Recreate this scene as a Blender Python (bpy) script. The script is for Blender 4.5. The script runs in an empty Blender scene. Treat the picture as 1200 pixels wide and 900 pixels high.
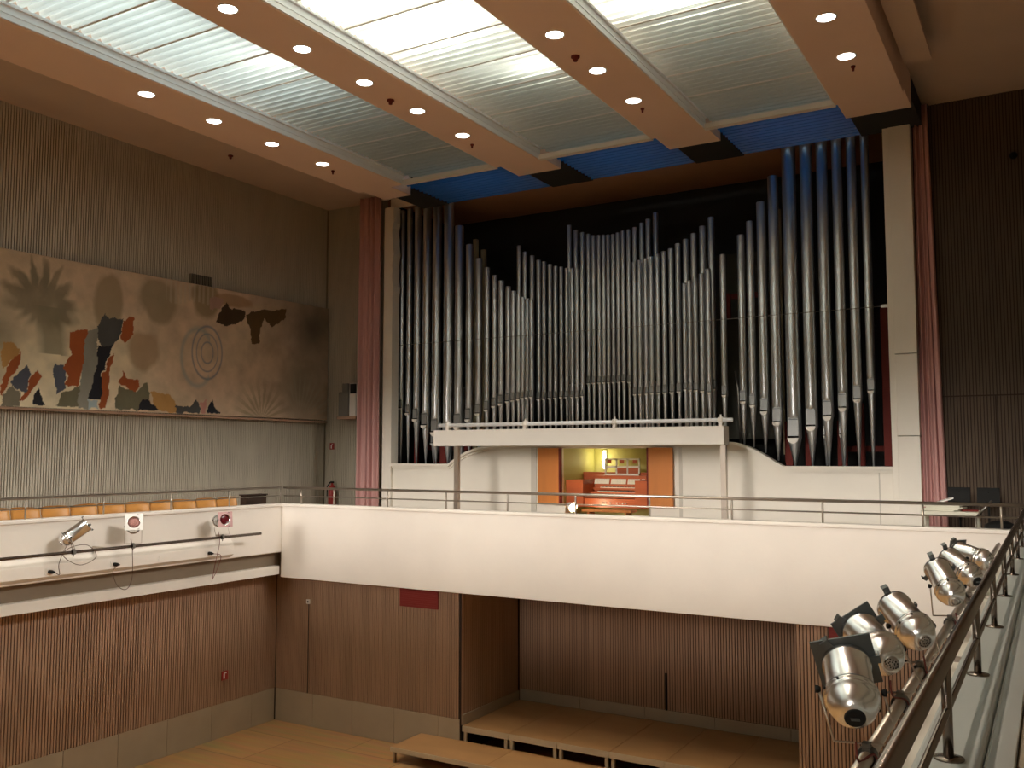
import bpy, math, random
import numpy as np
from mathutils import Vector

random.seed(7)
sc = bpy.context.scene
C = sc.collection

# ------------------------------------------------------------------ camera, world, exposure
# all coordinates below are metres measured from the photographer's eye (X right along the
# organ wall, Y towards the organ, Z up); EYE lifts the whole hall so the stage floor is z = 0
EYE = 5.06
cam_d = bpy.data.cameras.new('camera')
cam = bpy.data.objects.new('camera', cam_d)
C.objects.link(cam)
cam_d.sensor_width = 36.0
cam_d.lens = 1080.0 / 1200.0 * 36.0
cam_d.clip_start = 0.05
cam_d.clip_end = 200
cam.location = (0, 0, 0)
cam.rotation_euler = (math.radians(90 + 4.37), 0, math.radians(30.405))
sc.camera = cam

world = bpy.data.worlds.new('world')
sc.world = world
world.use_nodes = True
world.node_tree.nodes['Background'].inputs[0].default_value = (0.55, 0.65, 0.8, 1)
world.node_tree.nodes['Background'].inputs[1].default_value = 0.02

sc.view_settings.view_transform = 'Standard'
sc.view_settings.look = 'None'
sc.view_settings.exposure = 0.12
sc.view_settings.gamma = 1.0
sc.view_settings.use_curve_mapping = False
sc.cycles.max_bounces = 10
sc.cycles.diffuse_bounces = 5
sc.cycles.glossy_bounces = 4
sc.cycles.transmission_bounces = 6
sc.cycles.sample_clamp_indirect = 4.0
sc.cycles.caustics_reflective = False
sc.cycles.caustics_refractive = False

# light levels
P_VOID = 500.0      # long daylight fittings in the roof void, per bay
P_HOT = 60.0         # bare lamps hanging close above the sheets
P_BLUE = 2.4        # bluish lamp above the end sheets
P_SPOT = 100.0       # each recessed downlight
P_FRONT = 3150.0     # added unseen spots that brighten the end of the hall
P_SIDE = 3500.0      # added unseen spots that brighten the left gallery
WARM = (1.0, 0.85, 0.68)
COOL = (0.95, 1.0, 0.98)


def area_light(name, loc, sx, sy, power, color, rot=(0, 0, 0)):
    l = bpy.data.lights.new(name, 'AREA')
    l.shape = 'RECTANGLE'
    l.size, l.size_y = sx, sy
    l.energy = power
    l.color = color
    o = bpy.data.objects.new(name, l)
    o.location = loc
    o.rotation_euler = rot
    C.objects.link(o)
    return o


BAYS = [(-10.78, -8.65), (-7.74, -5.60), (-4.69, -2.65)]
for i, (a, b) in enumerate(BAYS):
    area_light('void_light', ((a + b) / 2, 0.9, 7.1), 1.3, 19.2, P_VOID * (0.72, 1.25, 0.85)[i], [(0.76, 0.90, 1.0), COOL, (0.97, 1.0, 0.93)][i])
    area_light('void_end_light', ((a + b) / 2, 15.6, 6.6), 1.6, 0.9, P_BLUE, (0.55, 0.8, 1.0))


def point_light(name, loc, power, color, size=0.12):
    l = bpy.data.lights.new(name, 'POINT')
    l.energy = power
    l.color = color
    l.shadow_soft_size = size
    o = bpy.data.objects.new(name, l)
    o.location = loc
    C.objects.link(o)
    return o


for (x, y, p) in [(-6.9, 8.4, 1.6), (-6.8, 9.8, 1.5), (-3.6, 10.4, 2.6), (-3.6, 9.2, 1.2), (-6.1, 11.3, 0.6), (-9.1, 9.3, 0.35)]:
    point_light('void_lamp', (x, y, 5.95), P_HOT * p, (1.0, 1.0, 0.95), 0.16)


def spot_light(loc, power=None):
    l = bpy.data.lights.new('downlight_beam', 'SPOT')
    l.energy = power or P_SPOT
    l.color = WARM
    l.spot_size = math.radians(78)
    l.spot_blend = 0.45
    l.shadow_soft_size = 0.07
    o = bpy.data.objects.new('downlight_beam', l)
    o.location = loc
    C.objects.link(o)
    return o


def fill_spot(loc, target, power, half, color=(1.0, 0.92, 0.83)):
    """unseen fill spot, added behind or beside the camera to brighten the parapets"""
    l = bpy.data.lights.new('added_fill_spot', 'SPOT')
    l.energy = power
    l.color = color
    l.spot_size = math.radians(2 * half)
    l.spot_blend = 0.55
    l.shadow_soft_size = 1.5
    o = bpy.data.objects.new('added_fill_spot', l)
    o.location = loc
    o.rotation_euler = (Vector(target) - Vector(loc)).to_track_quat('-Z', 'Y').to_euler()
    C.objects.link(o)
    return o


for k in range(16):
    h = (5.1, 3.2, 1.4, 2.3)[k % 4]
    lo, hi = math.atan((h + 2.35) / 17.0), math.atan((h - 0.6) / 20.5)
    x = -13.6 + 0.88 * k
    fill_spot((x, -4.0, h), (x, 14.0, h - 18.0 * math.tan((lo + hi) / 2)), P_FRONT, math.degrees((lo - hi) / 2) + 0.5)
for k in range(6):
    fill_spot((0.9, 2.6 + 2.3 * k, 5.3), (-13.0, 2.9 + 2.3 * k, -0.75), P_SIDE, 9.5)


# ------------------------------------------------------------------ materials
def mat(name, col, rough=0.6, metal=0.0, noise=None, bump=None, spec=None, emit=None, emit_str=0.0):
    """noise = (scale, amount, stretch) mottles the colour; bump = (scale, strength)"""
    m = bpy.data.materials.new(name)
    m.use_nodes = True
    nt = m.node_tree
    b = nt.nodes['Principled BSDF']
    b.inputs['Base Color'].default_value = (*col, 1)
    b.inputs['Roughness'].default_value = rough
    b.inputs['Metallic'].default_value = metal
    if spec is not None:
        b.inputs['Specular IOR Level'].default_value = spec
    if emit:
        b.inputs['Emission Color'].default_value = (*emit, 1)
        b.inputs['Emission Strength'].default_value = emit_str
    tc = None
    if noise or bump:
        tc = nt.nodes.new('ShaderNodeTexCoord')
    if noise:
        mp = nt.nodes.new('ShaderNodeMapping')
        mp.inputs['Scale'].default_value = noise[2] if len(noise) > 2 else (1, 1, 1)
        n = nt.nodes.new('ShaderNodeTexNoise')
        n.inputs['Scale'].default_value = noise[0]
        n.inputs['Detail'].default_value = 5
        r = nt.nodes.new('ShaderNodeValToRGB')
        a = noise[1]
        r.color_ramp.elements[0].position = 0.3
        r.color_ramp.elements[1].position = 0.7
        r.color_ramp.elements[0].color = (*[c * (1 - a) for c in col], 1)
        r.color_ramp.elements[1].color = (*[min(1, c * (1 + a)) for c in col], 1)
        nt.links.new(tc.outputs['Object'], mp.inputs['Vector'])
        nt.links.new(mp.outputs['Vector'], n.inputs['Vector'])
        nt.links.new(n.outputs['Fac'], r.inputs['Fac'])
        nt.links.new(r.outputs['Color'], b.inputs['Base Color'])
    if bump:
        n2 = nt.nodes.new('ShaderNodeTexNoise')
        n2.inputs['Scale'].default_value = bump[0]
        bp = nt.nodes.new('ShaderNodeBump')
        bp.inputs['Strength'].default_value = bump[1]
        bp.inputs['Distance'].default_value = 0.01
        nt.links.new(tc.outputs['Object'], n2.inputs['Vector'])
        nt.links.new(n2.outputs['Fac'], bp.inputs['Height'])
        nt.links.new(bp.outputs['Normal'], b.inputs['Normal'])
    return m


M = {}
M['plaster'] = mat('cream_plaster', (0.82, 0.775, 0.72), 0.75, noise=(1.2, 0.03), bump=(9, 0.25))
M['white_paint'] = mat('white_paint', (0.82, 0.78, 0.72), 0.5, noise=(2, 0.03))
M['case_paint'] = mat('case_paint', (0.84, 0.79, 0.70), 0.45, noise=(1.5, 0.02))
M['ceiling'] = mat('ceiling_paint', (0.66, 0.52, 0.43), 0.85, noise=(0.8, 0.04))
M['beam'] = mat('beam_paint', (0.86, 0.65, 0.54), 0.8, noise=(0.8, 0.03))
M['white_trim'] = mat('white_trim', (0.90, 0.92, 0.95), 0.5)
M['slat_up'] = mat('beige_slats', (0.50, 0.455, 0.37), 0.7, noise=(3, 0.10, (1, 1, 0.15)))
M['slat_low'] = mat('brown_slats', (0.38, 0.24, 0.16), 0.6, noise=(4, 0.14, (1, 1, 0.12)))
M['groove'] = mat('groove_dark', (0.035, 0.018, 0.010), 0.9)
M['groove_up'] = mat('groove_olive', (0.30, 0.26, 0.19), 0.9)
M['plinth'] = mat('plinth_panel', (0.40, 0.33, 0.24), 0.7, noise=(2, 0.05))
M['steel'] = mat('brushed_steel', (0.50, 0.44, 0.38), 0.32, 0.95)
M['dark_steel'] = mat('dark_bronze_steel', (0.22, 0.185, 0.16), 0.24, 1.0)
M['alu'] = mat('polished_aluminium', (0.82, 0.83, 0.84), 0.27, 1.0, noise=(14, 0.06))
M['alu_dark'] = mat('aged_aluminium', (0.42, 0.40, 0.38), 0.35, 1.0)
M['black'] = mat('black_metal', (0.008, 0.008, 0.008), 0.6, spec=0.2)
M['grey_metal'] = mat('grey_frame', (0.10, 0.11, 0.11), 0.45, 0.5)
M['pipe'] = mat('zinc_pipe', (0.64, 0.67, 0.69), 0.35, 0.92, noise=(5, 0.10, (1, 1, 0.25)), bump=(60, 0.05))
M['pipe_foot'] = M['pipe']
M['lip'] = mat('lit_lip', (0.95, 0.92, 0.86), 0.45, 0.1)
M['mouth'] = mat('mouth_plate', (0.33, 0.34, 0.34), 0.45, 0.8)
M['slot'] = mat('slot_black', (0.004, 0.004, 0.004), 0.9)
M['wood_pipe'] = mat('pale_wood_pipe', (0.42, 0.36, 0.22), 0.7)
M['red_wood'] = mat('red_stained_wood', (0.15, 0.012, 0.006), 0.75, noise=(3, 0.2, (1, 1, 0.1)))
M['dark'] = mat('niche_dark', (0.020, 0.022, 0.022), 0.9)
M['niche_grey'] = mat('niche_grey', (0.06, 0.058, 0.045), 0.85)
M['niche_ceiling'] = mat('niche_brown', (0.42, 0.23, 0.13), 0.7)
M['curtain'] = mat('rose_curtain', (0.58, 0.32, 0.30), 0.85, noise=(30, 0.05, (1, 1, 0.05)))
M['door_wood'] = mat('orange_veneer', (0.56, 0.19, 0.035), 0.42, noise=(7, 0.10, (1, 1, 0.06)))
M['console_wood'] = mat('mahogany', (0.42, 0.09, 0.02), 0.35, noise=(7, 0.15, (0.2, 1, 1)))
M['olive_wall'] = mat('olive_wall', (0.56, 0.53, 0.20), 0.6)
M['ivory'] = mat('ivory_keys', (0.82, 0.78, 0.66), 0.4)
M['chair_wood'] = mat('beech_shell', (0.60, 0.29, 0.075), 0.4, noise=(8, 0.12, (1, 0.3, 1)))
M['stage_wood'] = mat('stage_board', (0.47, 0.255, 0.105), 0.35, noise=(2.2, 0.10, (0.35, 1, 1)))
M['stage_edge'] = mat('stage_edge', (0.52, 0.42, 0.29), 0.5)
M['red_sign'] = mat('red_panel', (0.22, 0.015, 0.010), 0.6)
M['sign_red'] = mat('sign_red', (0.32, 0.02, 0.015), 0.5)
M['white'] = mat('plain_white', (0.85, 0.84, 0.82), 0.6)
M['gel_red'] = mat('red_gel', (0.10, 0.004, 0.008), 0.15)
M['lens'] = mat('pink_lens', (0.42, 0.20, 0.18), 0.15, 0.3, noise=(60, 0.5))
M['pink_frame'] = mat('pink_frame', (0.55, 0.33, 0.33), 0.5)
M['cable'] = mat('brown_cable', (0.10, 0.055, 0.035), 0.6)
M['red_cable'] = mat('red_cable', (0.16, 0.03, 0.02), 0.6)
M['ledge'] = mat('ledge_paint', (0.46, 0.48, 0.465), 0.5, noise=(1.5, 0.04))
M['seat_grey'] = mat('tan_step', (0.40, 0.34, 0.26), 0.7)
M['carpet'] = mat('gallery_floor', (0.22, 0.17, 0.12), 0.9)
M['cloth'] = mat('white_cloth', (0.80, 0.78, 0.66), 0.8)
M['lamp_on'] = mat('lamp_glow', (1, 1, 1), 0.5, emit=(1.0, 0.96, 0.88), emit_str=14.0)
M['tube_on'] = mat('tube_glow', (1, 1, 1), 0.5, emit=(1.0, 0.95, 0.6), emit_str=5.0)
M['bulb_on'] = mat('bulb_glow', (1, 1, 1), 0.5, emit=(1.0, 0.80, 0.5), emit_str=40.0)
M['speaker'] = mat('speaker_grey', (0.17, 0.16, 0.14), 0.7)


def sheet_mat(name, tr, gl):
    m = bpy.data.materials.new(name)
    m.use_nodes = True
    nt = m.node_tree
    nt.nodes.clear()
    out = nt.nodes.new('ShaderNodeOutputMaterial')
    t = nt.nodes.new('ShaderNodeBsdfTranslucent')
    d = nt.nodes.new('ShaderNodeBsdfDiffuse')
    g = nt.nodes.new('ShaderNodeBsdfGlossy')
    t.inputs[0].default_value = (*tr, 1)
    d.inputs[0].default_value = (*gl, 1)
    g.inputs[0].default_value = (0.8, 0.8, 0.8, 1)
    g.inputs['Roughness'].default_value = 0.25
    m1 = nt.nodes.new('ShaderNodeMixShader')
    m1.inputs[0].default_value = 0.30
    m2 = nt.nodes.new('ShaderNodeMixShader')
    m2.inputs[0].default_value = 0.06
    nt.links.new(t.outputs[0], m1.inputs[1])
    nt.links.new(d.outputs[0], m1.inputs[2])
    nt.links.new(m1.outputs[0], m2.inputs[1])
    nt.links.new(g.outputs[0], m2.inputs[2])
    nt.links.new(m2.outputs[0], out.inputs[0])
    return m


M['sheet'] = sheet_mat('translucent_sheet', (0.86, 0.88, 0.78), (0.34, 0.36, 0.36))
M['blue_sheet'] = sheet_mat('blue_sheet', (0.02, 0.24, 0.60), (0.01, 0.09, 0.24))


def floor_mat():
    m = mat('parquet', (0.62, 0.31, 0.10), 0.28)
    nt = m.node_tree
    b = nt.nodes['Principled BSDF']
    tc = nt.nodes.new('ShaderNodeTexCoord')
    br = nt.nodes.new('ShaderNodeTexBrick')
    br.inputs['Scale'].default_value = 1.0
    br.inputs['Brick Width'].default_value = 2.4
    br.inputs['Row Height'].default_value = 1.2
    br.inputs['Mortar Size'].default_value = 0.008
    br.inputs['Color1'].default_value = (0.47, 0.27, 0.11, 1)
    br.inputs['Color2'].default_value = (0.41, 0.23, 0.09, 1)
    br.inputs['Mortar'].default_value = (0.18, 0.08, 0.03, 1)
    n = nt.nodes.new('ShaderNodeTexNoise')
    n.inputs['Scale'].default_value = 3.0
    mp = nt.nodes.new('ShaderNodeMapping')
    mp.inputs['Scale'].default_value = (0.3, 3, 1)
    mx = nt.nodes.new('ShaderNodeMix')
    mx.data_type = 'RGBA'
    mx.blend_type = 'OVERLAY'
    mx.inputs['Factor'].default_value = 0.35
    nt.links.new(tc.outputs['Object'], br.inputs['Vector'])
    nt.links.new(tc.outputs['Object'], mp.inputs['Vector'])
    nt.links.new(mp.outputs['Vector'], n.inputs['Vector'])
    nt.links.new(br.outputs['Color'], mx.inputs['A'])
    nt.links.new(n.outputs['Color'], mx.inputs['B'])
    nt.links.new(mx.outputs['Result'], b.inputs['Base Color'])
    return m


M['floor'] = floor_mat()

# ------------------------------------------------------------------ mesh helpers
WORLD_LOC = {}


class MB:
    def __init__(self):
        self.v, self.f, self.m, self.s = [], [], [], []

    def add(self, verts, faces, mi=0, smooth=False):
        n = len(self.v)
        self.v += [tuple(p) for p in verts]
        for q in faces:
            self.f.append(tuple(i + n for i in q))
            self.m.append(mi)
            self.s.append(smooth)
        return self

    def box(self, x0, x1, y0, y1, z0, z1, mi=0):
        x0, x1 = min(x0, x1), max(x0, x1)
        y0, y1 = min(y0, y1), max(y0, y1)
        z0, z1 = min(z0, z1), max(z0, z1)
        vs = [(x0, y0, z0), (x1, y0, z0), (x1, y1, z0), (x0, y1, z0), (x0, y0, z1), (x1, y0, z1), (x1, y1, z1), (x0, y1, z1)]
        return self.add(vs, [(0, 3, 2, 1), (4, 5, 6, 7), (0, 1, 5, 4), (1, 2, 6, 5), (2, 3, 7, 6), (3, 0, 4, 7)], mi)

    def obox(self, c, ax, ay, az, mi=0):
        """oriented box, ax/ay/az are half-extent vectors"""
        c, ax, ay, az = Vector(c), Vector(ax), Vector(ay), Vector(az)
        vs = [c + sx * ax + sy * ay + sz * az for sz in (-1, 1) for sx, sy in ((-1, -1), (1, -1), (1, 1), (-1, 1))]
        return self.add(vs, [(0, 3, 2, 1), (4, 5, 6, 7), (0, 1, 5, 4), (1, 2, 6, 5), (2, 3, 7, 6), (3, 0, 4, 7)], mi)

    def lathe(self, o, d, prof, seg=24, mi=0, smooth=True, cap=True):
        """prof: list of (radius, distance along d)"""
        o, d = Vector(o), Vector(d).normalized()
        u = d.orthogonal().normalized()
        w = d.cross(u)
        vs, fs = [], []
        for r, t in prof:
            for k in range(seg):
                a = 2 * math.pi * k / seg
                vs.append(o + d * t + (u * math.cos(a) + w * math.sin(a)) * r)
        for i in range(len(prof) - 1):
            for k in range(seg):
                k2 = (k + 1) % seg
                fs.append((i * seg + k, i * seg + k2, (i + 1) * seg + k2, (i + 1) * seg + k))
        if cap:
            if prof[0][0] > 1e-6:
                fs.append(tuple(reversed(range(seg))))
            if prof[-1][0] > 1e-6:
                fs.append(tuple((len(prof) - 1) * seg + k for k in range(seg)))
        return self.add(vs, fs, mi, smooth)

    def cyl(self, p0, p1, r0, r1=None, seg=12, mi=0):
        p0, p1 = Vector(p0), Vector(p1)
        return self.lathe(p0, p1 - p0, [(r0, 0), (r0 if r1 is None else r1, (p1 - p0).length)], seg, mi)

    def tube(self, pts, r, seg=8, mi=0):
        pts = [Vector(p) for p in pts]
        vs, fs = [], []
        up = Vector((0, 0, 1))
        pu = None
        for i, p in enumerate(pts):
            t = (pts[min(i + 1, len(pts) - 1)] - pts[max(i - 1, 0)]).normalized()
            u = (pu - t * pu.dot(t)) if pu is not None else (up - t * up.dot(t))
            if u.length < 1e-4:
                u = t.orthogonal()
            u.normalize()
            pu = u
            w = t.cross(u)
            for k in range(seg):
                a = 2 * math.pi * k / seg
                vs.append(p + (u * math.cos(a) + w * math.sin(a)) * r)
        for i in range(len(pts) - 1):
            for k in range(seg):
                k2 = (k + 1) % seg
                fs.append((i * seg + k, i * seg + k2, (i + 1) * seg + k2, (i + 1) * seg + k))
        fs.append(tuple(reversed(range(seg))))
        fs.append(tuple((len(pts) - 1) * seg + k for k in range(seg)))
        return self.add(vs, fs, mi, True)

    def build(self, name, mats, parent=None, bevel=0.0):
        if not isinstance(mats, (list, tuple)):
            mats = [mats]
        a = np.array([tuple(p) for p in self.v], float)
        lo, hi = a.min(0), a.max(0)
        org = np.array([(lo[0] + hi[0]) / 2, (lo[1] + hi[1]) / 2, lo[2]])
        me = bpy.data.meshes.new(name)
        me.from_pydata([tuple(p) for p in (a - org)], [], self.f)
        for x in mats:
            me.materials.append(x)
        me.polygons.foreach_set('material_index', self.m)
        me.polygons.foreach_set('use_smooth', self.s)
        me.update()
        o = bpy.data.objects.new(name, me)
        C.objects.link(o)
        if parent is not None:
            o.parent = parent
            o.location = tuple(org - np.array(WORLD_LOC[parent.name]))
        else:
            o.location = tuple(org)
        WORLD_LOC[o.name] = tuple(org)
        if bevel:
            b = o.modifiers.new('bevel', 'BEVEL')
            b.width = bevel
            b.segments = 2
            b.limit_method = 'ANGLE'
        return o


def thing(name, label, cat, loc, group=None):
    o = bpy.data.objects.new(name, None)
    o.empty_display_size = 0.1
    C.objects.link(o)
    o.location = loc
    WORLD_LOC[o.name] = tuple(loc)
    return tag(o, label, cat, group)


def tag(o, label, cat, group=None):
    o['label'] = label
    o['category'] = cat
    if group:
        o['group'] = group
    return o


def struct(o):
    o['kind'] = 'structure'
    return o


ORD = ['first', 'second', 'third', 'fourth', 'fifth', 'sixth', 'seventh', 'eighth', 'ninth', 'tenth', 'eleventh', 'twelfth']

# ================================================================== THE HALL
XL, XR, YB = -14.78, 1.35, -12.0          # upper left wall, right wall, wall behind the camera
YW, YO = 16.5, 16.2                       # upper end wall, organ front
ZF, ZC = -5.06, 5.83                      # stage floor, flat ceiling
ZG = -1.65                                # gallery floor
PX, PY, ZP = -12.7, 13.0, -0.93           # left parapet face, end parapet face, parapet top
BEAMS = [(-11.90, -10.78), (-8.65, -7.74), (-5.60, -4.69), (-2.65, -1.69)]
YE = 14.15


def slats(mb, axis, plane, a0, a1, z0, z1, sgn, pitch=0.048, w=0.034, d=0.016):
    """vertical slats standing proud of `plane`; axis 'x' = wall runs along X, sgn = facing direction"""
    n = int((a1 - a0) / pitch)
    vs, fs = [], []
    for i in range(n):
        s = a0 + i * pitch + 0.008
        b = plane
        f = plane + sgn * d
        for (a, q) in ((s, b), (s, f), (s + w, f), (s + w, b)):
            for z in (z0, z1):
                vs.append((a, q, z) if axis == 'x' else (q, a, z))
        k = i * 8
        fs += [(k, k + 2, k + 3, k + 1), (k + 2, k + 4, k + 5, k + 3), (k + 4, k + 6, k + 7, k + 5), (k, k + 6, k + 4, k + 2), (k + 1, k + 3, k + 5, k + 7)]
    mb.add(vs, fs, 1)
    return mb


def panels(mb, axis, plane, a0, a1, z0, z1, sgn, w=0.95, gap=0.008, d=0.02, mi=0):
    a = a0
    while a < a1 - 0.02:
        e = min(a + w, a1)
        if axis == 'x':
            mb.box(a + gap / 2, e - gap / 2, plane, plane + sgn * d, z0, z1, mi)
        else:
            mb.box(plane, plane + sgn * d, a + gap / 2, e - gap / 2, z0, z1, mi)
        a = e
    return mb


# floor
m = MB()
m.box(-13.2, XR + 0.1, YB, 15.5, ZF - 0.2, ZF)
struct(m.build('floor', M['floor']))

# left wall, upper (above the gallery) and lower (under it)
m = MB()
m.box(XL - 0.15, XL - 0.018, YB, YW + 0.1, ZG, ZC, 0)
slats(m, 'y', XL - 0.018, YB, YW, ZG, ZC, 1)
struct(m.build('wall_left', [M['groove_up'], M['slat_up']]))
m = MB()
m.box(-13.25, -13.098, YB, 13.4, ZF, -2.2, 0)
slats(m, 'y', -13.098, YB, 13.3, -4.46, -2.2, 1)
struct(m.build('wall_left_lower', [M['groove'], M['slat_low']]))
m = MB()
panels(m, 'y', -13.095, YB, 13.28, ZF, -4.465, 1)
struct(m.build('baseboard_left', M['plinth']))

# end wall under the organ gallery with the alcove
m = MB()
m.box(-13.25, -8.83, 13.318, 13.45, ZF, -2.25, 0)
slats(m, 'x', 13.318, -13.08, -8.81, -4.46, -2.25, -1)
m.box(-3.19, XR, 13.318, 13.45, ZF, -2.25, 0)
slats(m, 'x', 13.318, -3.21, XR, ZF, -2.25, -1)
struct(m.build('wall_end_lower', [M['groove'], M['slat_low']]))
m = MB()
m.box(-9.0, -8.84, 13.45, 15.45, ZF, -2.25, 0)
slats(m, 'y', -8.84, 13.34, 15.3, -4.57, -2.25, 1)
m.box(-9.0, -3.0, 15.32, 15.45, ZF, -2.25, 0)
slats(m, 'x', 15.318, -8.82, -3.2, -4.57, -2.25, -1)
m.box(-3.21, -3.1, 13.45, 15.45, ZF, -2.25, 0)
struct(m.build('wall_alcove', [M['groove'], M['slat_low']]))
m = MB()
panels(m, 'x', 13.312, -13.06, -8.83, ZF, -4.465, -1)
struct(m.build('baseboard_end', M['plinth']))
m = MB()
panels(m, 'x', 15.31, -8.8, -3.22, -4.57, -4.37, -1, w=1.25, d=0.03)
panels(m, 'y', -8.835, 13.36, 15.27, -4.57, -4.40, 1, w=2.0, d=0.03)
struct(m.build('baseboard_alcove', M['plinth']))

# gallery slabs
m = MB()
m.box(XL, XR, 13.15, 19.0, -2.3, ZG)
struct(m.build('floor_organ_gallery', M['carpet']))
m = MB()
m.box(XL, -12.87, YB, 13.15, -2.24, ZG)
struct(m.build('floor_left_gallery', M['carpet']))
m = MB()
m.box(-0.22, XR, YB, 13.15, -2.3, ZG)
struct(m.build('floor_right_gallery', M['carpet']))

# end parapet: plain plastered face with a slim cap
m = MB()
m.box(PX, -0.22, PY, 13.17, -2.31, ZP - 0.05)
struct(m.build('wall_end_parapet', M['plaster'], bevel=0.01))
m = MB()
m.box(PX - 0.02, -0.22, PY - 0.025, 13.2, ZP - 0.055, ZP)
struct(m.build('trim_end_parapet', M['plaster'], bevel=0.012))
# left parapet: face, cap, recessed band, bottom lip
m = MB()
m.box(PX - 0.17, PX, YB, 13.17, -1.84, ZP - 0.05)
m.box(PX - 0.37, PX - 0.34, YB, 13.17, -2.24, -1.80)
m.box(PX - 0.37, PX - 0.1, YB, 13.17, -1.86, -1.80)
struct(m.build('wall_left_parapet', M['plaster'], bevel=0.01))
m = MB()
m.box(PX - 0.2, PX + 0.025, YB, 13.0, ZP - 0.055, ZP)
struct(m.build('trim_left_parapet', M['plaster'], bevel=0.012))
m = MB()
m.box(PX - 0.34, PX - 0.03, YB, 13.0, -2.26, -2.10)
struct(m.build('trim_left_lip', M['white_paint'], bevel=0.008))
# right parapet / ledge beside the camera
m = MB()
m.box(-0.41, -0.225, YB, 13.0, -2.3, ZP)
struct(m.build('wall_right_parapet', M['ledge'], bevel=0.012))
m = MB()
m.box(-0.222, -0.215, YB, 13.0, -1.6, ZP - 0.012)
m.box(-0.215, -0.14, YB, 13.0, -1.62, ZP - 0.006)
struct(m.build('trim_right_ledge', M['ledge'], bevel=0.01))
m = MB()
m.box(-0.138, 0.0, YB, 13.0, -1.62, ZP - 0.03)
struct(m.build('trim_right_step', M['seat_grey'], bevel=0.01))

# upper end wall either side of the organ chamber
m = MB()
m.box(XL, -12.95, YW + 0.018, YW + 0.15, ZG, ZC, 0)
slats(m, 'x', YW + 0.018, XL, -12.95, ZG, ZC, -1)
struct(m.build('wall_end_upper', [M['groove_up'], M['slat_up']]))
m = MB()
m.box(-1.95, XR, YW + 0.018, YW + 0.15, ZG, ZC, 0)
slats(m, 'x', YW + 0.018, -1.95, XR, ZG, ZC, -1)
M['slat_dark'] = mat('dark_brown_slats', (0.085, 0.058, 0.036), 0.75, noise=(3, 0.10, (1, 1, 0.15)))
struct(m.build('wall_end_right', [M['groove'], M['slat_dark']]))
m = MB()
for x in (-1.62, -0.78, -0.30):
    m.box(x, x + 0.02, YW - 0.012, YW, ZG, 0.95)
m.box(-1.62, -0.28, YW - 0.012, YW, 0.93, 0.95)
m.box(-0.36, -0.34, YW - 0.03, YW, -0.62, -0.52)
struct(m.build('door_1', M['groove']))

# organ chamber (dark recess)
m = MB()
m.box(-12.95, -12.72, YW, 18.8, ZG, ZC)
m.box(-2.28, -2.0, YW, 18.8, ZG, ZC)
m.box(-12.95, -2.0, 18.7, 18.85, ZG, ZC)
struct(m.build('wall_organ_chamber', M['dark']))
m = MB()
m.box(-12.95, -2.0, 16.46, 18.8, 5.66, 5.8)
struct(m.build('ceiling_organ_chamber', M['niche_ceiling']))
m = MB()
m.box(-12.83, -2.28, 16.40, 16.46, 5.585, 5.9)
struct(m.build('trim_soffit', M['white_paint']))

# columns framing the organ
m = MB()
vs, fs = [], []
nz = 60
for i in range(nz + 1):
    z = ZG + (ZC - 0.28 - ZG) * i / nz
    e = -12.60 + (0.018 * math.sin(z * 7.3) + 0.012 * math.sin(z * 17 + 1) if z > 3.4 else 0)
    for (x, y) in ((-12.84, YO), (e, YO), (e, YO + 0.25), (-12.84, YO + 0.25)):
        vs.append((x, y, z))
for i in range(nz):
    for k in range(4):
        fs.append((i * 4 + k, i * 4 + (k + 1) % 4, i * 4 + 4 + (k + 1) % 4, i * 4 + 4 + k))
fs.append(tuple(nz * 4 + k for k in range(4)))
m.add(vs, fs)
struct(m.build('trim_left_column', M['case_paint']))
m = MB()
for (z0, z1) in ((ZG, 0.295), (0.305, 1.64), (1.65, 5.56)):
    m.box(-2.20, -1.86, YO - 0.02, YO + 0.25, z0, z1)
m.box(-2.29, -2.20, YO, YO + 0.22, ZG, 5.60)
struct(m.build('trim_right_column', M['case_paint'], bevel=0.006))

# right and rear walls (out of frame, they close the hall)
m = MB()
m.box(XR, XR + 0.15, YB, YW + 0.1, ZF, ZC)
struct(m.build('wall_right', M['slat_up']))
m = MB()
m.box(XL - 0.1, XR + 0.1, YB - 0.15, YB, ZF, ZC)
struct(m.build('wall_rear', M['slat_up']))

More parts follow.
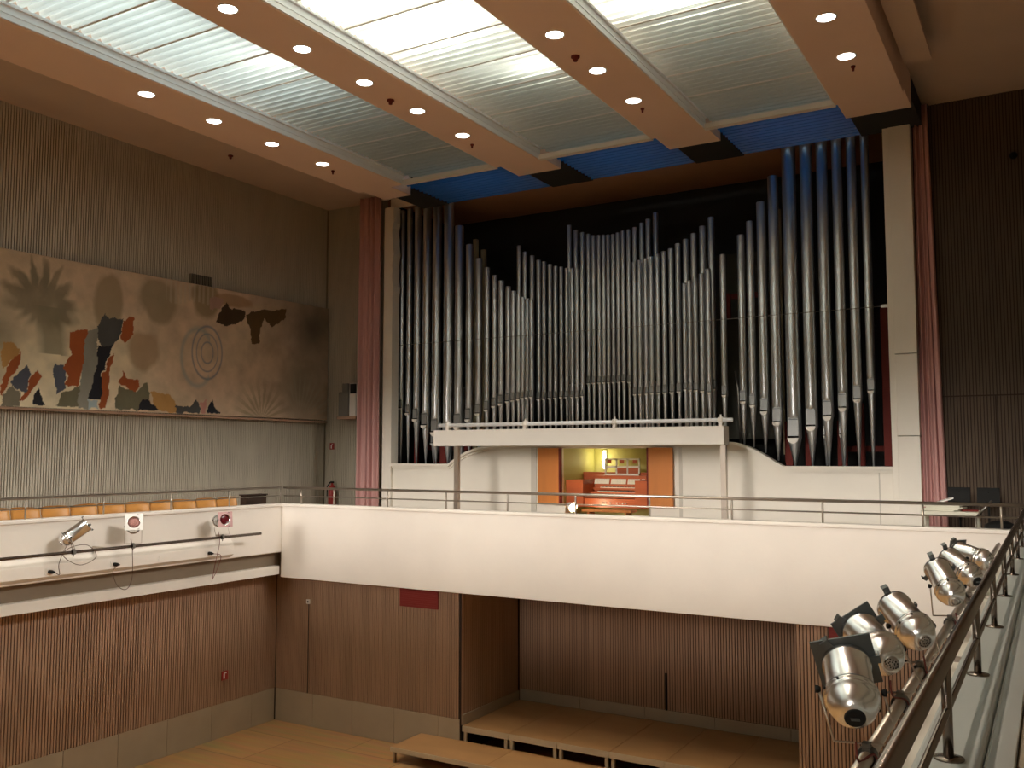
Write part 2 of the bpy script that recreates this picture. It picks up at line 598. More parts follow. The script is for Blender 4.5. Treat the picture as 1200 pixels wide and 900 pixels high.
# ceiling
m = MB()
m.box(XL - 0.1, -11.90, YB, YW + 0.1, ZC, ZC + 0.1)
m.box(-1.69, XR + 0.1, YB, YW + 0.1, ZC, ZC + 0.1)
struct(m.build('ceiling', M['ceiling']))
for i, (a, b) in enumerate(BEAMS):
    m = MB()
    m.box(a, b, YB, YE, 5.25, ZC + 0.1)
    struct(m.build('ceiling_beam', M['beam'], bevel=0.008))
    m = MB()
    m.box(a, b - (0.44 if i == 0 else 0), YE, 15.0, 5.32, ZC + 0.1, 0)
    m.box(a, b - (0.44 if i == 0 else 0), 15.0, 16.4, 5.458, ZC + 0.1, 1)  # black colour stands in for the unlit gap past the beam
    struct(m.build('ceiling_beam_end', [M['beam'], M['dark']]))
for i, (a, b) in enumerate(BAYS):
    m = MB()
    m.box(a, a + 0.02, YB, YE, 5.262, 5.49)  # side strips painted white for the sheet light on the beam faces
    m.box(a, a + 0.055, YB, YE, 5.43, 5.455)
    m.box(a, a + 0.03, YB, YE, 5.335, 5.35)
    m.box(b - 0.02, b, YB, YE, 5.262, 5.49)
    struct(m.build('trim_bay_lit', M['white_trim']))
    m = MB()
    m.box(a, b, YE - 0.05, YE + 0.07, 5.25, 5.33)
    struct(m.build('trim_batten', M['white_paint']))
    m = MB()
    y = 13.235
    while y > YB:
        m.box(a, b, y - 0.015, y + 0.015, 5.462, 5.474)
        y -= 0.88
    struct(m.build('trim_sheet_joint', M['white_paint']))
m = MB()
m.box(-1.62, -1.27, YB, 13.75, 5.52, 5.60)
struct(m.build('ceiling_soffit_board', M['ceiling']))
# roof void over the translucent ceiling
M['void'] = mat('void_grey', (0.22, 0.23, 0.24), 0.9)
m = MB()
m.box(-12.0, -1.6, YB, 16.5, 7.4, 7.5)
m.box(-12.0, -11.9, YB, 16.5, 5.9, 7.45)
m.box(-1.69, -1.6, YB, 16.5, 5.9, 7.45)
m.box(-12.0, -1.6, 16.42, 16.5, 5.8, 7.45)
m.box(-12.0, -1.6, YB - 0.1, YB, 5.3, 7.45)
struct(m.build('ceiling_roof', M['void']))


def corrugated(a, b, y0, y1, z, pitch=0.146, amp=0.036):
    vs, fs = [], []
    n = max(8, int(round((y1 - y0) / pitch * 8)))
    for i in range(n + 1):
        y = y0 + (y1 - y0) * i / n
        ph = (y / pitch) % 1.0
        t = min(1, max(-1, 1.9 * math.sin(2 * math.pi * ph)))
        vs += [(a, y, z + amp * t), (b, y, z + amp * t)]
    for i in range(n):
        fs.append((2 * i, 2 * i + 1, 2 * i + 3, 2 * i + 2))
    return vs, fs


BAY_TXT = ['the leftmost ceiling bay', 'the middle ceiling bay', 'the rightmost ceiling bay']
for i, (a, b) in enumerate(BAYS):
    y1, k = 14.115, 0
    while y1 - 0.88 > 5.3:
        m = MB()
        m.add(*corrugated(a - 0.04, b + 0.04, y1 - 0.882, y1 if k else 14.80, 5.515), smooth=False)
        o = m.build('corrugated_sheet', M['sheet'])
        tag(o, 'translucent corrugated sheet in %s, %s' % (BAY_TXT[i], 'the last before the white batten' if k == 0 else '%s one out from the white batten' % ORD[k]),
            'skylight panel', 'corrugated ceiling sheets')
        y1 -= 0.88
        k += 1
    m = MB()
    m.add(*corrugated(a - 0.04, b + 0.04, YB, y1, 5.515))
    struct(m.build('ceiling_sheets_rear', M['sheet']))
    m = MB()
    aa = a - (0.42 if i == 0 else 0.0)
    m.add(*corrugated(aa, b, 14.82, 16.41, 5.50))
    tag(m.build('blue_corrugated_sheet', M['blue_sheet']), 'dark blue corrugated sheet above the organ at the end of %s' % BAY_TXT[i], 'skylight panel', 'blue end sheets')

# downlights in the beams, and the small dark fittings beside them
LINES = [(-11.24, 8.60, 4), (-8.22, 7.37, 5), (-5.20, 9.92, 3), (-2.17, 11.17, 2)]
BEAM_TXT = ['ceiling beam nearest the left wall', 'second ceiling beam from the left wall', 'third ceiling beam from the left wall', 'rightmost ceiling beam']
for i, (x, y0, n) in enumerate(LINES):
    for k in range(n):
        y = y0 + 1.256 * k
        j = n - 1 - k
        t = thing('recessed_downlight', 'glowing recessed downlight in the %s, %s the organ' % (BEAM_TXT[i], 'nearest' if j == 0 else ORD[j] + ' nearest'),
                  'ceiling light', (x, y, 5.24), 'recessed downlights')
        m = MB()
        m.lathe((x, y, 5.25), (0, 0, -1), [(0.128, 0), (0.128, 0.008), (0.115, 0.010), (0.108, 0.002)], 24, cap=False)
        m.build('trim_ring', M['white_trim'], t)
        m = MB()
        m.lathe((x, y, 5.249), (0, 0, -1), [(0.109, 0), (0.109, 0.004)], 24)
        m.build('lamp_disc', M['lamp_on'], t)
        spot_light((x, y, 5.23))
    y = y0 - 1.256
    while y > YB + 1:
        spot_light((x, y, 5.23))
        y -= 1.256
for (x, y, z, r, txt) in [(-13.67, 12.42, ZC, 0.05, 'small dark ceiling sensor above the left wall strip'),
                          (-8.30, 10.58, 5.25, 0.055, 'small dark sensor on the second beam between downlights'),
                          (-5.26, 10.62, 5.25, 0.06, 'small dark sensor on the third beam between downlights'),
                          (-8.32, 12.84, 5.25, 0.03, 'tiny brown fitting at the organ end of the second beam'),
                          (-5.20, 12.78, 5.25, 0.03, 'tiny brown fitting at the organ end of the third beam'),
                          (-2.15, 12.80, 5.25, 0.03, 'tiny brown fitting at the organ end of the rightmost beam'),
                          (-11.34, 12.76, 5.25, 0.03, 'tiny brown fitting at the organ end of the leftmost beam')]:
    m = MB()
    m.lathe((x, y, z), (0, 0, -1), [(r, 0), (r, 0.02), (r * 0.6, 0.03), (r * 0.45, 0.07), (0, 0.075)], 14)
    tag(m.build('ceiling_sensor', M['red_wood']), txt, 'sensor', 'ceiling sensors')

# ------------------------------------------------------------------ small things on the lower walls
for (x0, x1, txt) in ((-10.09, -9.27, 'dark red ventilation panel high on the end wall left of the alcove'),
                      (-2.76, -1.95, 'dark red ventilation panel behind the spotlights, right of the alcove')):
    m = MB()
    m.box(x0, x1, 13.27, 13.31, -2.67, -2.335, 0)
    for k in range(9):
        z = -2.65 + k * 0.035
        m.box(x0 + 0.02, x1 - 0.02, 13.262, 13.272, z, z + 0.018, 0)
    tag(m.build('red_vent_panel', M['red_sign']), txt, 'vent', 'red vent panels')


def wall_sign(o3, horiz, w, h, label):
    """red square sign with a white extinguisher pictogram; horiz = unit vector along the wall, facing the hall"""
    o3, u = Vector(o3), Vector(horiz)
    n = u.cross(Vector((0, 0, 1)))
    if n.x < 0 or n.y > 0.5:
        n = -n
    t = thing('extinguisher_sign', label, 'sign', tuple(o3))
    m = MB()
    m.obox(o3 + n * 0.008, u * w / 2, n * 0.004, Vector((0, 0, h / 2)))
    m.build('sign_plate', M['sign_red'], t)
    m = MB()
    m.obox(o3 + n * 0.014 - u * w * 0.12 + Vector((0, 0, -h * 0.06)), u * w * 0.10, n * 0.002, Vector((0, 0, h * 0.28)))
    m.obox(o3 + n * 0.014 + u * w * 0.08 + Vector((0, 0, h * 0.26)), u * w * 0.16, n * 0.002, Vector((0, 0, h * 0.05)))
    m.build('pictogram', M['white'], t)


wall_sign((-13.06, 12.01, -3.97), (0, 1, 0), 0.15, 0.16, 'small red extinguisher sign low on the lower left wall')
wall_sign((-14.53, 16.47, 0.19), (1, 0, 0), 0.13, 0.15, 'small red extinguisher sign on the upper end wall by the curtain')
m = MB()
m.box(-12.29, -12.21, 13.27, 13.30, -2.81, -2.73, 0)
m.box(-12.265, -12.235, 13.262, 13.272, -2.785, -2.755, 1)
tag(m.build('wall_socket', [M['white'], M['black']]), 'small white socket high on the lower end wall', 'socket')

# conduit lines
m = MB()
m.tube([(-12.24, 13.285, -2.81), (-12.24, 13.285, -4.46)], 0.009, 6)
tag(m.build('wall_conduit', M['groove']), 'thin dark conduit running down from the white socket', 'conduit')

# ------------------------------------------------------------------ portable stage
t = None
edges = [-8.81, -7.905, -7.0, -6.095, -5.19, -4.285, -3.38]
for k in range(6):
    a, b = edges[k] + 0.004, edges[k + 1] - 0.004
    t = thing('stage_platform', 'wooden stage platform in the alcove, %s from its left wall' % ORD[k], 'platform', ((a + b) / 2, 14.3, ZF), 'alcove stage platforms')
    m = MB()
    m.box(a, b, 13.36, 15.27, -4.60, -4.57)
    m.build('deck', M['stage_wood'], t)
    m = MB()
    m.box(a, b, 13.34, 13.36, -4.665, -4.572)
    m.build('front_rail', M['stage_edge'], t)
    for (lx, ly) in ((a + 0.05, 13.38), (b - 0.05, 13.38), (a + 0.05, 15.2), (b - 0.05, 15.2)):
        m = MB()
        m.box(lx - 0.025, lx + 0.025, ly - 0.025, ly + 0.025, ZF, -4.60)
        m.build('leg', M['stage_edge'], t)
LE = [(-9.62, -7.78), (-7.775, -5.94), (-5.935, -4.1)]
for k, (a, b) in enumerate(LE):
    t = thing('stage_step', 'low wooden platform on the floor before the alcove, %s' % ['the leftmost', 'the middle one', 'at the bottom edge of the frame'][k],
              'platform', ((a + b) / 2, 12.9, ZF), 'low front platforms')
    m = MB()
    m.box(a, b, 12.45, 13.30, -4.83, -4.80)
    m.build('deck', M['stage_wood'], t)
    m = MB()
    m.box(a, b, 12.43, 12.45, -4.875, -4.802)
    m.box(a - 0.0, a + 0.02, 12.45, 13.3, -4.875, -4.832)
    m.build('frame', M['stage_edge'], t)
    for (lx, ly) in ((a + 0.05, 12.49), (b - 0.05, 12.49), (a + 0.05, 13.25), (b - 0.05, 13.25)):
        m = MB()
        m.box(lx - 0.02, lx + 0.02, ly - 0.02, ly + 0.02, ZF, -4.83)
        m.build('leg', M['alu_dark'], t)
m = MB()
m.tube([(-5.9, 15.28, -3.75), (-5.9, 15.28, -4.37)], 0.02, 6)
tag(m.build('floor_socket_pole', M['black']), 'short dark pole standing against the alcove back wall', 'pole')

# ================================================================== THE ORGAN
ARCH = [(-12.60, -0.20), (-11.08, -0.20), (-11.01, -0.15), (-10.87, -0.06), (-10.63, 0.06), (-10.39, 0.13), (-10.10, 0.19), (-9.7, 0.23),
        (-9.0, 0.25), (-8.0, 0.255), (-6.5, 0.255), (-5.6, 0.25), (-5.2, 0.24), (-4.95, 0.22), (-4.78, 0.18), (-4.58, 0.10), (-4.38, -0.01), (-4.21, -0.12), (-4.07, -0.20), (-2.29, -0.20)]


def arch_z(x):
    for (a, za), (b, zb) in zip(ARCH, ARCH[1:]):
        if a <= x <= b:
            return za + (zb - za) * (x - a) / (b - a)
    return -0.2


# case front below the pipes, with the opening for the console
NX0, NX1, NZ = -8.40, -6.57, 0.12
m = MB()
xs = sorted(set([x for x, _ in ARCH] + [NX0, NX1, -10.05, -8.95]))
for a, b in zip(xs, xs[1:]):
    segs = [(ZG, None)]
    if a >= NX0 - 1e-6 and b <= NX1 + 1e-6:
        segs = [(NZ, None)]
    for z0, _ in segs:
        za, zb = arch_z(a + 1e-6), arch_z(b - 1e-6)
        y0, y1 = YO + 0.08, YO + 0.14
        vs = [(a, y0, z0), (b, y0, z0), (b, y0, zb), (a, y0, za), (a, y1, z0), (b, y1, z0), (b, y1, zb), (a, y1, za)]
        m.add(vs, [(0, 1, 2, 3), (4, 7, 6, 5), (3, 2, 6, 7), (0, 3, 7, 4), (1, 5, 6, 2), (0, 4, 5, 1)])
struct(m.build('wall_organ_case', M['case_paint']))
m = MB()     # moulded cap following the arch
for (p, q) in zip(ARCH, ARCH[1:]):
    y0, y1, h = YO - 0.01, YO + 0.20, 0.055
    vs = [(p[0], y0, p[1] - h), (q[0], y0, q[1] - h), (q[0], y0, q[1]), (p[0], y0, p[1]), (p[0], y1, p[1] - h), (q[0], y1, q[1] - h), (q[0], y1, q[1]), (p[0], y1, p[1])]
    m.add(vs, [(0, 1, 2, 3), (4, 7, 6, 5), (3, 2, 6, 7), (0, 4, 5, 1), (0, 3, 7, 4), (1, 5, 6, 2)])
    y0, h0, h = YO + 0.04, 0.055, 0.10
    vs = [(p[0], y0, p[1] - h), (q[0], y0, q[1] - h), (q[0], y0, q[1] - h0), (p[0], y0, p[1] - h0), (p[0], y1, p[1] - h), (q[0], y1, q[1] - h), (q[0], y1, q[1] - h0), (p[0], y1, p[1] - h0)]
    m.add(vs, [(0, 1, 2, 3), (4, 7, 6, 5), (3, 2, 6, 7), (0, 4, 5, 1), (0, 3, 7, 4), (1, 5, 6, 2)])
struct(m.build('trim_organ_case', M['case_paint']))
m = MB()
M['seam'] = mat('seam_grey', (0.60, 0.56, 0.49), 0.7)
m.box(-9.10, -8.98, YO + 0.06, YO + 0.08, ZG, 0.13)
m.box(-5.98, -5.92, YO + 0.07, YO + 0.08, ZG, 0.13)
m.box(-2.52, -2.50, YO + 0.07, YO + 0.08, ZG, -0.3)
struct(m.build('trim_case_seam', M['seam']))
# console recess
m = MB()
m.box(NX0 - 0.05, NX0, YO + 0.14, 17.8, ZG, NZ)
m.box(NX1, NX1 + 0.05, YO + 0.14, 17.8, ZG, NZ)
m.box(NX0 - 0.05, NX1 + 0.05, 17.75, 17.8, ZG, NZ)
m.box(NX0 - 0.05, NX1 + 0.05, YO + 0.14, 17.8, NZ, NZ + 0.04)
struct(m.build('wall_console_recess', M['olive_wall']))

# --- pipes: x, top z, mouth z, radius
ROWS = [
    (16.62, [(-12.649, 5.56, 1.04, 0.062), (-12.441, 5.58, 0.92, 0.065), (-12.211, 5.59, 0.78, 0.081), (-11.958, 5.59, 0.64, 0.094), (-11.685, 5.57, 0.48, 0.103), (-11.368, 5.56, 0.36, 0.111), (-11.09, 5.01, 0.6, 0.097), (-10.82, 4.56, 0.75, 0.082), (-10.578, 4.23, 0.87, 0.071), (-10.367, 4.01, 0.95, 0.063), (-10.182, 3.82, 1.02, 0.063), (-10.016, 3.69, 1.07, 0.057), (-9.844, 3.55, 1.11, 0.051), (-9.718, 3.44, 1.13, 0.049), (-9.588, 3.37, 1.15, 0.043), (-9.485, 3.29, 1.17, 0.04), (-9.383, 3.25, 1.18, 0.04), (-9.282, 3.21, 1.19, 0.04)]),
    (16.80, [(-9.681, 4.44, 1.16, 0.045), (-9.537, 4.29, 1.15, 0.045), (-9.362, 4.19, 1.15, 0.045), (-9.206, 4.08, 1.15, 0.044), (-9.079, 4.03, 1.16, 0.042), (-8.938, 3.96, 1.16, 0.042), (-8.809, 3.91, 1.16, 0.039), (-8.675, 3.88, 1.17, 0.038), (-8.549, 3.84, 1.17, 0.037), (-8.426, 3.83, 1.17, 0.036), (-8.312, 3.81, 1.17, 0.036), (-8.195, 3.79, 1.18, 0.036)]),
    (16.98, [(-8.574, 4.78, 1.45, 0.046), (-8.421, 4.66, 1.44, 0.045), (-8.271, 4.59, 1.45, 0.044), (-8.138, 4.54, 1.45, 0.042), (-8.021, 4.5, 1.45, 0.04), (-7.897, 4.49, 1.45, 0.039), (-7.792, 4.48, 1.45, 0.038), (-7.689, 4.47, 1.45, 0.038), (-7.582, 4.47, 1.45, 0.038), (-7.474, 4.49, 1.45, 0.039), (-7.362, 4.51, 1.46, 0.041), (-7.238, 4.52, 1.44, 0.041), (-7.106, 4.55, 1.44, 0.042), (-6.955, 4.62, 1.44, 0.043), (-6.817, 4.68, 1.43, 0.045), (-6.656, 4.79, 1.43, 0.048)]),
    (16.80, [(-7.049, 3.81, 1.18, 0.038), (-6.938, 3.83, 1.18, 0.039), (-6.81, 3.85, 1.18, 0.04), (-6.693, 3.88, 1.19, 0.041), (-6.559, 3.92, 1.19, 0.042), (-6.426, 3.95, 1.19, 0.045), (-6.281, 3.99, 1.19, 0.047), (-6.138, 4.07, 1.2, 0.048), (-5.976, 4.14, 1.21, 0.051), (-5.816, 4.23, 1.21, 0.052), (-5.64, 4.35, 1.21, 0.055), (-5.466, 4.5, 1.22, 0.056)]),
    (16.62, [(-5.952, 3.25, 1.22, 0.036), (-5.852, 3.29, 1.21, 0.038), (-5.738, 3.33, 1.2, 0.041), (-5.613, 3.4, 1.18, 0.044), (-5.487, 3.48, 1.15, 0.047)]),
    (16.62, [(-5.199, 3.72, 1.09, 0.051)]),
    (16.62, [(-4.852, 4.05, 0.96, 0.06), (-4.678, 4.28, 0.89, 0.067), (-4.467, 4.61, 0.77, 0.082), (-4.243, 5.06, 0.57, 0.092), (-3.952, 5.60, 0.29, 0.123), (-3.65, 5.61, 0.49, 0.107), (-3.371, 5.61, 0.66, 0.097), (-3.116, 5.62, 0.8, 0.087), (-2.874, 5.62, 0.94, 0.082), (-2.647, 5.62, 1.08, 0.071)]),
]
organ = thing('pipe_organ', 'large pipe organ of tall silver pipes filling the chamber behind the white case', 'organ', (-7.5, 16.8, ZG))


def organ_pipe(x, y, top, mz, r, foot_z):
    seg = 20
    if r < 0.062:
        r *= 1.12
    hm = 2.7 * r                                  # mouth height
    prof = [(0.010, foot_z), (0.016, foot_z + 0.01), (r * 0.84, mz - 0.7 * r), (r, mz), (r, mz + 0.001), (r, mz + hm), (r, mz + hm + 0.35 * r), (r, mz + hm + 0.36 * r + 0.05), (r, top - 0.012), (r * 0.93, top), (r * 0.80, top - 0.02)]
    vs, fs = [], []
    flat = {3, 4, 5}
    for i, (rr, z) in enumerate(prof):
        for k in range(seg):
            a = 2 * math.pi * k / seg
            px, py = rr * math.cos(a), rr * math.sin(a)
            if i in flat:
                py = max(py, -0.80 * r)
            vs.append((x + px, y + py, z))
    for i in range(len(prof) - 1):
        for k in range(seg):
            k2 = (k + 1) % seg
            fs.append((i * seg + k, i * seg + k2, (i + 1) * seg + k2, (i + 1) * seg + k))
    fs.append(tuple((len(prof) - 1) * seg + k for k in range(seg)))
    mb = MB()
    mb.add(vs, fs, 0, True)
    p = mb.build('pipe', M['pipe'], organ)
    w = 0.74 * r
    yf = y - 0.80 * r
    # upper lip: flat plate with an arched top
    mb = MB()
    pts = [(-w, mz + 0.28 * r), (w, mz + 0.28 * r), (w, mz + hm)]
    for k in range(1, 8):
        a = math.pi * k / 8
        pts.append((w * math.cos(a), mz + hm + 0.62 * w * math.sin(a)))
    pts.append((-w, mz + hm))
    n = len(pts)
    vs = [(x + a, yf - 0.008, z) for a, z in pts] + [(x + a, yf + 0.012, z) for a, z in pts]
    mb.add(vs, [tuple(range(n))] + [(k, k + n, (k + 1) % n + n, (k + 1) % n) for k in range(n)])
    mb.build('upper_lip', M['mouth'], p)
    if r > 0.055:
        mb = MB()
        mb.box(x - w, x + w, yf - 0.011, yf + 0.006, mz + hm - 0.12 * r, mz + hm + 0.03 * r)  # dark strip, shade at the arch put into its colour
        mb.build('notch_shade', M['grey_metal'], p)
    mb = MB()
    mb.box(x - w, x + w, yf - 0.012, yf + 0.006, mz + 0.02 * r, mz + 0.28 * r)
    mb.build('mouth_slot', M['slot'], p)
    # lower lip: half disc leaning back towards the foot, caught light put into its pale colour
    mb = MB()
    n = 12
    pts = [(w * math.cos(math.pi + math.pi * k / n), 0.95 * w * math.sin(math.pi + math.pi * k / n)) for k in range(n + 1)]
    front = [(x + a * 1.06, y - 1.10 * r - 0.008 - 0.06 * z, mz + z * 1.15) for a, z in pts]
    back = [(x + a, y - 0.70 * r, mz + z) for a, z in pts]
    N = len(front)
    mb.add(front + back, [tuple(range(N))] + [(k, k + N, (k + 1) % N + N, (k + 1) % N) for k in range(N)])
    mb.build('lower_lip', M['lip'], p)


for y, row in ROWS:
    for (x, top, mz, r) in row:
        fz = (arch_z(x) if y < 16.7 else 0.16) - 0.01
        organ_pipe(x, y, top, mz, r, fz)
# wind chests carrying the pipe feet, cheeks and wooden pipes behind
m = MB()
for a, b in zip(xs, xs[1:]):
    z = min(arch_z(a + 1e-6), arch_z(b - 1e-6)) - 0.02
    if b > NX0 - 0.07 and a < NX1 + 0.07:
        m.box(a, b, YO + 0.2, 17.3, NZ + 0.045, z)
    else:
        m.box(a, b, YO + 0.2, 17.3, NZ - 0.5 if z > -0.1 else z - 0.15, z)
m.build('wind_chest', M['dark'], organ)
for (x, x1, y, z0, z1) in ((-2.52, -2.40, 16.95, -0.2, 2.6), (-2.98, -2.86, 17.1, -0.2, 0.9), (-3.32, -3.16, 17.1, -0.2, 0.6), (-4.22, -4.08, 17.0, -0.2, 0.6), (-3.86, -3.76, 17.0, -0.2, 0.5),
                          (-12.52, -12.42, 16.95, -0.2, 0.75), (-11.92, -11.72, 17.1, -0.2, 0.5), (-12.15, -12.05, 17.2, -0.2, 0.6), (-5.35, -5.28, 17.3, 2.6, 3.1), (-5.08, -4.98, 17.3, 2.4, 3.25)):
    m = MB()
    m.box(x, x1, y, y + 0.06, z0, z1)
    m.build('frame_board', M['red_wood'], organ)
m = MB()
m.box(-12.6, -9.6, 17.5, 17.56, 0.1, 0.2)
m.box(-5.35, -4.6, 17.4, 17.46, 3.0, 3.1)
m.box(-3.4, -2.4, 17.5, 17.56, 0.05, 0.15)
m.build('back_rail', M['red_wood'], organ)
m = MB()
m.box(-6.3, -4.55, 17.9, 18.3, 0.3, 3.95)
m.box(-6.35, -4.5, 17.88, 18.32, 3.95, 3.99)
m.build('swell_box', M['niche_grey'], organ)
for (x, z) in ((-11.04, 4.82), (-10.83, 4.56)):
    m = MB()
    m.box(x - 0.045, x + 0.045, 17.16, 17.25, 0.0, z)
    m.build('wooden_pipe', M['wood_pipe'], organ)
for (x, zt, s) in ((-10.80, 4.1, 1), (-10.6, 3.8, 1), (-4.28, 4.6, 1)):
    m = MB()
    m.box(x - 0.02, x + 0.02, 17.22, 17.26, 0.0, zt)
    m.build('back_batten', M['red_wood'] if x < -5 else M['wood_pipe'], organ)
for (x, mz) in ((-12.05, 0.25), (-11.6, 0.22), (-3.5, 0.33), (-3.22, 0.35), (-3.75, 0.3), (-11.3, 0.2)):     # small pipes standing behind the towers
    organ_pipe(x, 17.05, 1.7 if x > -5 else 1.5, mz, 0.055, -0.2)
for (x, lean) in ((-5.02, 0.06), (-4.95, -0.02)):
    m = MB()
    m.tube([(x - lean, 16.9, 1.55), (x, 16.85, 1.2), (x + 0.06, 16.75, 0.2)], 0.018, 8)
    m.build('conveyance_tube', M['alu_dark'], organ)
m = MB()
m.tube([(-12.6, 16.43, 2.44), (-7.5, 16.43, 2.455), (-2.42, 16.43, 2.49)], 0.006, 6)
m.box(-2.42, -2.30, 16.40, 16.45, 2.465, 2.515)
tag(m.build('tension_wire', M['alu_dark']), 'thin steel wire stretched across the front of the organ pipes', 'wire')

# ------------------------------------------------------------------ console in its recess
con = thing('organ_console', 'mahogany organ console with ivory manuals in an olive recess between orange doors', 'organ console', (-7.5, 16.9, ZG))
for (a, b, nm) in ((-8.90, -8.41, 'l'), (-6.56, -6.07, 'r')):
    m = MB()
    m.box(a, b, YO - 0.03, YO + 0.03, -0.98, 0.125)
    d = m.build('door', M['door_wood'], con, bevel=0.004)
    m = MB()
    ex = b if nm == 'l' else a
    m.box(ex - 0.015, ex + 0.015, YO - 0.035, YO + 0.06, -0.98, 0.125)
    m.build('hinge_edge', M['red_wood'], d)
m = MB()
m.box(-8.39, -6.59, 16.50, 17.35, -1.03, -0.86)          # key slip below the manuals
m.box(-8.39, -8.02, 16.42, 17.35, -1.0, -0.50)             # cheeks
m.box(-6.92, -6.59, 16.42, 17.35, -1.0, -0.50)
m.box(-8.05, -6.9, 16.95, 17.35, -0.9, -0.42)
m.box(-8.39, -6.59, 17.2, 17.4, -1.0, -0.36)
m.build('cabinet', M['console_wood'], con)
for k in range(3):                                       # manuals, stepped
    y, z = 16.62 + 0.13 * k, -0.80 + 0.075 * k
    m = MB()
    m.box(-8.02, -6.92, y, y + 0.16, z - 0.05, z - 0.012)
    mb = m.build('manual', M['console_wood'], con)
    m = MB()
    for q in range(34):
        x = -7.86 + q * 0.0235
        m.box(x, x + 0.0215, y, y + 0.13, z - 0.012, z, 0)
        if q % 7 not in (2, 6):
            m.box(x + 0.016, x + 0.028, y + 0.05, y + 0.13, z, z + 0.010, 1)
    o = m.build('keys', [M['ivory'], M['black']], mb)
m = MB()
for q in range(30):
    if q in (9, 19, 27):
        continue
    x = -8.0 + q * 0.036
    m.obox((x + 0.015, 16.93, -0.535), (0.015, 0, 0), (0, 0.012, 0.0), (0, 0.02, 0.05))
m.build('stop_tabs', M['ivory'], con)
m = MB()
for q in (0, 1, 2.6, 5, 6, 7, 8):
    x = -7.62 + q * 0.06
    m.cyl((x, 16.51, -0.94), (x, 16.46, -0.94), 0.014, seg=10)
m.build('pistons', M['ivory'], con)
m = MB()     # music rack: pale frame with dark openings
rx0, rx1, rz0, rz1, ry = -7.88, -7.12, -0.42, -0.08, 17.15
m.box(rx0, rx1, ry, ry + 0.02, rz0, rz0 + 0.035)
m.box(rx0 + 0.02, rx1, ry, ry + 0.02, rz1 - 0.03, rz1)
m.box(rx0, rx1, ry, ry + 0.02, rz0 + 0.15, rz0 + 0.19)
for x in (rx0, rx0 + 0.24, rx0 + 0.48, rx1 - 0.03):
    m.box(x, x + 0.03, ry, ry + 0.02, rz0, rz1)
m.box(rx0, rx1, ry - 0.04, ry, rz0, rz0 + 0.02)
m.build('music_rack', M['cloth'], con)
m = MB()
m.box(rx0 + 0.26, rx1 - 0.03, ry + 0.005, ry + 0.015, rz0 + 0.03, rz0 + 0.15)
m.box(rx0 + 0.05, rx0 + 0.14, ry + 0.005, ry + 0.015, rz1 - 0.10, rz1 - 0.03)
m.box(rx0 + 0.32, rx0 + 0.42, ry + 0.005, ry + 0.015, rz1 - 0.10, rz1 - 0.03)
m.box(rx1 - 0.15, rx1 - 0.06, ry + 0.005, ry + 0.015, rz1 - 0.10, rz1 - 0.03)
m.build('rack_inlay', M['console_wood'], con)
m = MB()
m.box(-8.3, -6.65, 16.9, 17.3, ZG, -1.6)
for q in range(24):
    m.box(-8.1 + q * 0.052, -8.07 + q * 0.052, 16.45, 16.95, -1.6, -1.57)
m.build('pedalboard', M['console_wood'], con)
bn = thing('organ_bench', 'low orange wooden organ bench in front of the console', 'bench', (-7.2, 15.9, ZG))
m = MB()
m.box(-7.72, -6.72, 15.75, 16.05, -1.07, -1.03)
m.build('seat', M['door_wood'], bn)
for x in (-7.62, -6.86):
    m = MB()
    m.box(x, x + 0.04, 15.78, 16.02, ZG, -1.07)
    m.build('leg', M['door_wood'], bn)
# glowing tube lamp on the recess wall
tl = thing('tube_lamp', 'upright glowing tube lamp on the olive wall behind the console', 'lamp', (-8.13, 17.68, -0.30))
m = MB()
m.lathe((-8.13, 17.66, -0.30), (0, 0, 1), [(0.012, 0), (0.036, 0.08), (0.044, 0.19), (0.036, 0.30), (0.012, 0.38)], 14)
m.build('tube', M['tube_on'], tl)
m = MB()
m.box(-8.16, -8.10, 17.70, 17.75, -0.31, 0.09)
m.build('bracket', M['white'], tl)
point_light('tube_lamp_light', (-8.1, 17.5, -0.1), 3.2, (1.0, 0.86, 0.5), 0.08)
# bare bright lamp standing left of the bench
fl = thing('work_lamp', 'very bright small work lamp glowing left of the organ bench', 'lamp', (-8.02, 15.95, ZG))
m = MB()
m.cyl((-8.02, 15.95, ZG), (-8.02, 15.95, -1.03), 0.012)
m.lathe((-8.02, 15.95, ZG), (0, 0, 1), [(0.11, 0), (0.11, 0.02), (0.02, 0.03)], 18)
m.build('stand', M['black'], fl)
m = MB()
m.lathe((-8.10, 15.95, -0.96), (1.0, -0.5, -0.35), [(0.03, -0.02), (0.05, 0.02), (0.095, 0.16), (0.092, 0.16)], 18, cap=False)
m.build('shade', M['white'], fl)
m = MB()
m.lathe((-8.10, 15.95, -0.96), (1.0, -0.5, -0.35), [(0.0, 0.04), (0.05, 0.06), (0.075, 0.13), (0.0, 0.17)], 16)
m.build('bulb', M['bulb_on'], fl)
point_light('work_lamp_light', (-7.9, 15.85, -1.0), 16, (1.0, 0.75, 0.45), 0.05)
m = MB()
m.box(-8.43, -8.17, 15.95, 16.15, ZG, -0.99)
tag(m.build('bench_box', M['case_paint'], bevel=0.01), 'small pale box beside the bright work lamp', 'box')

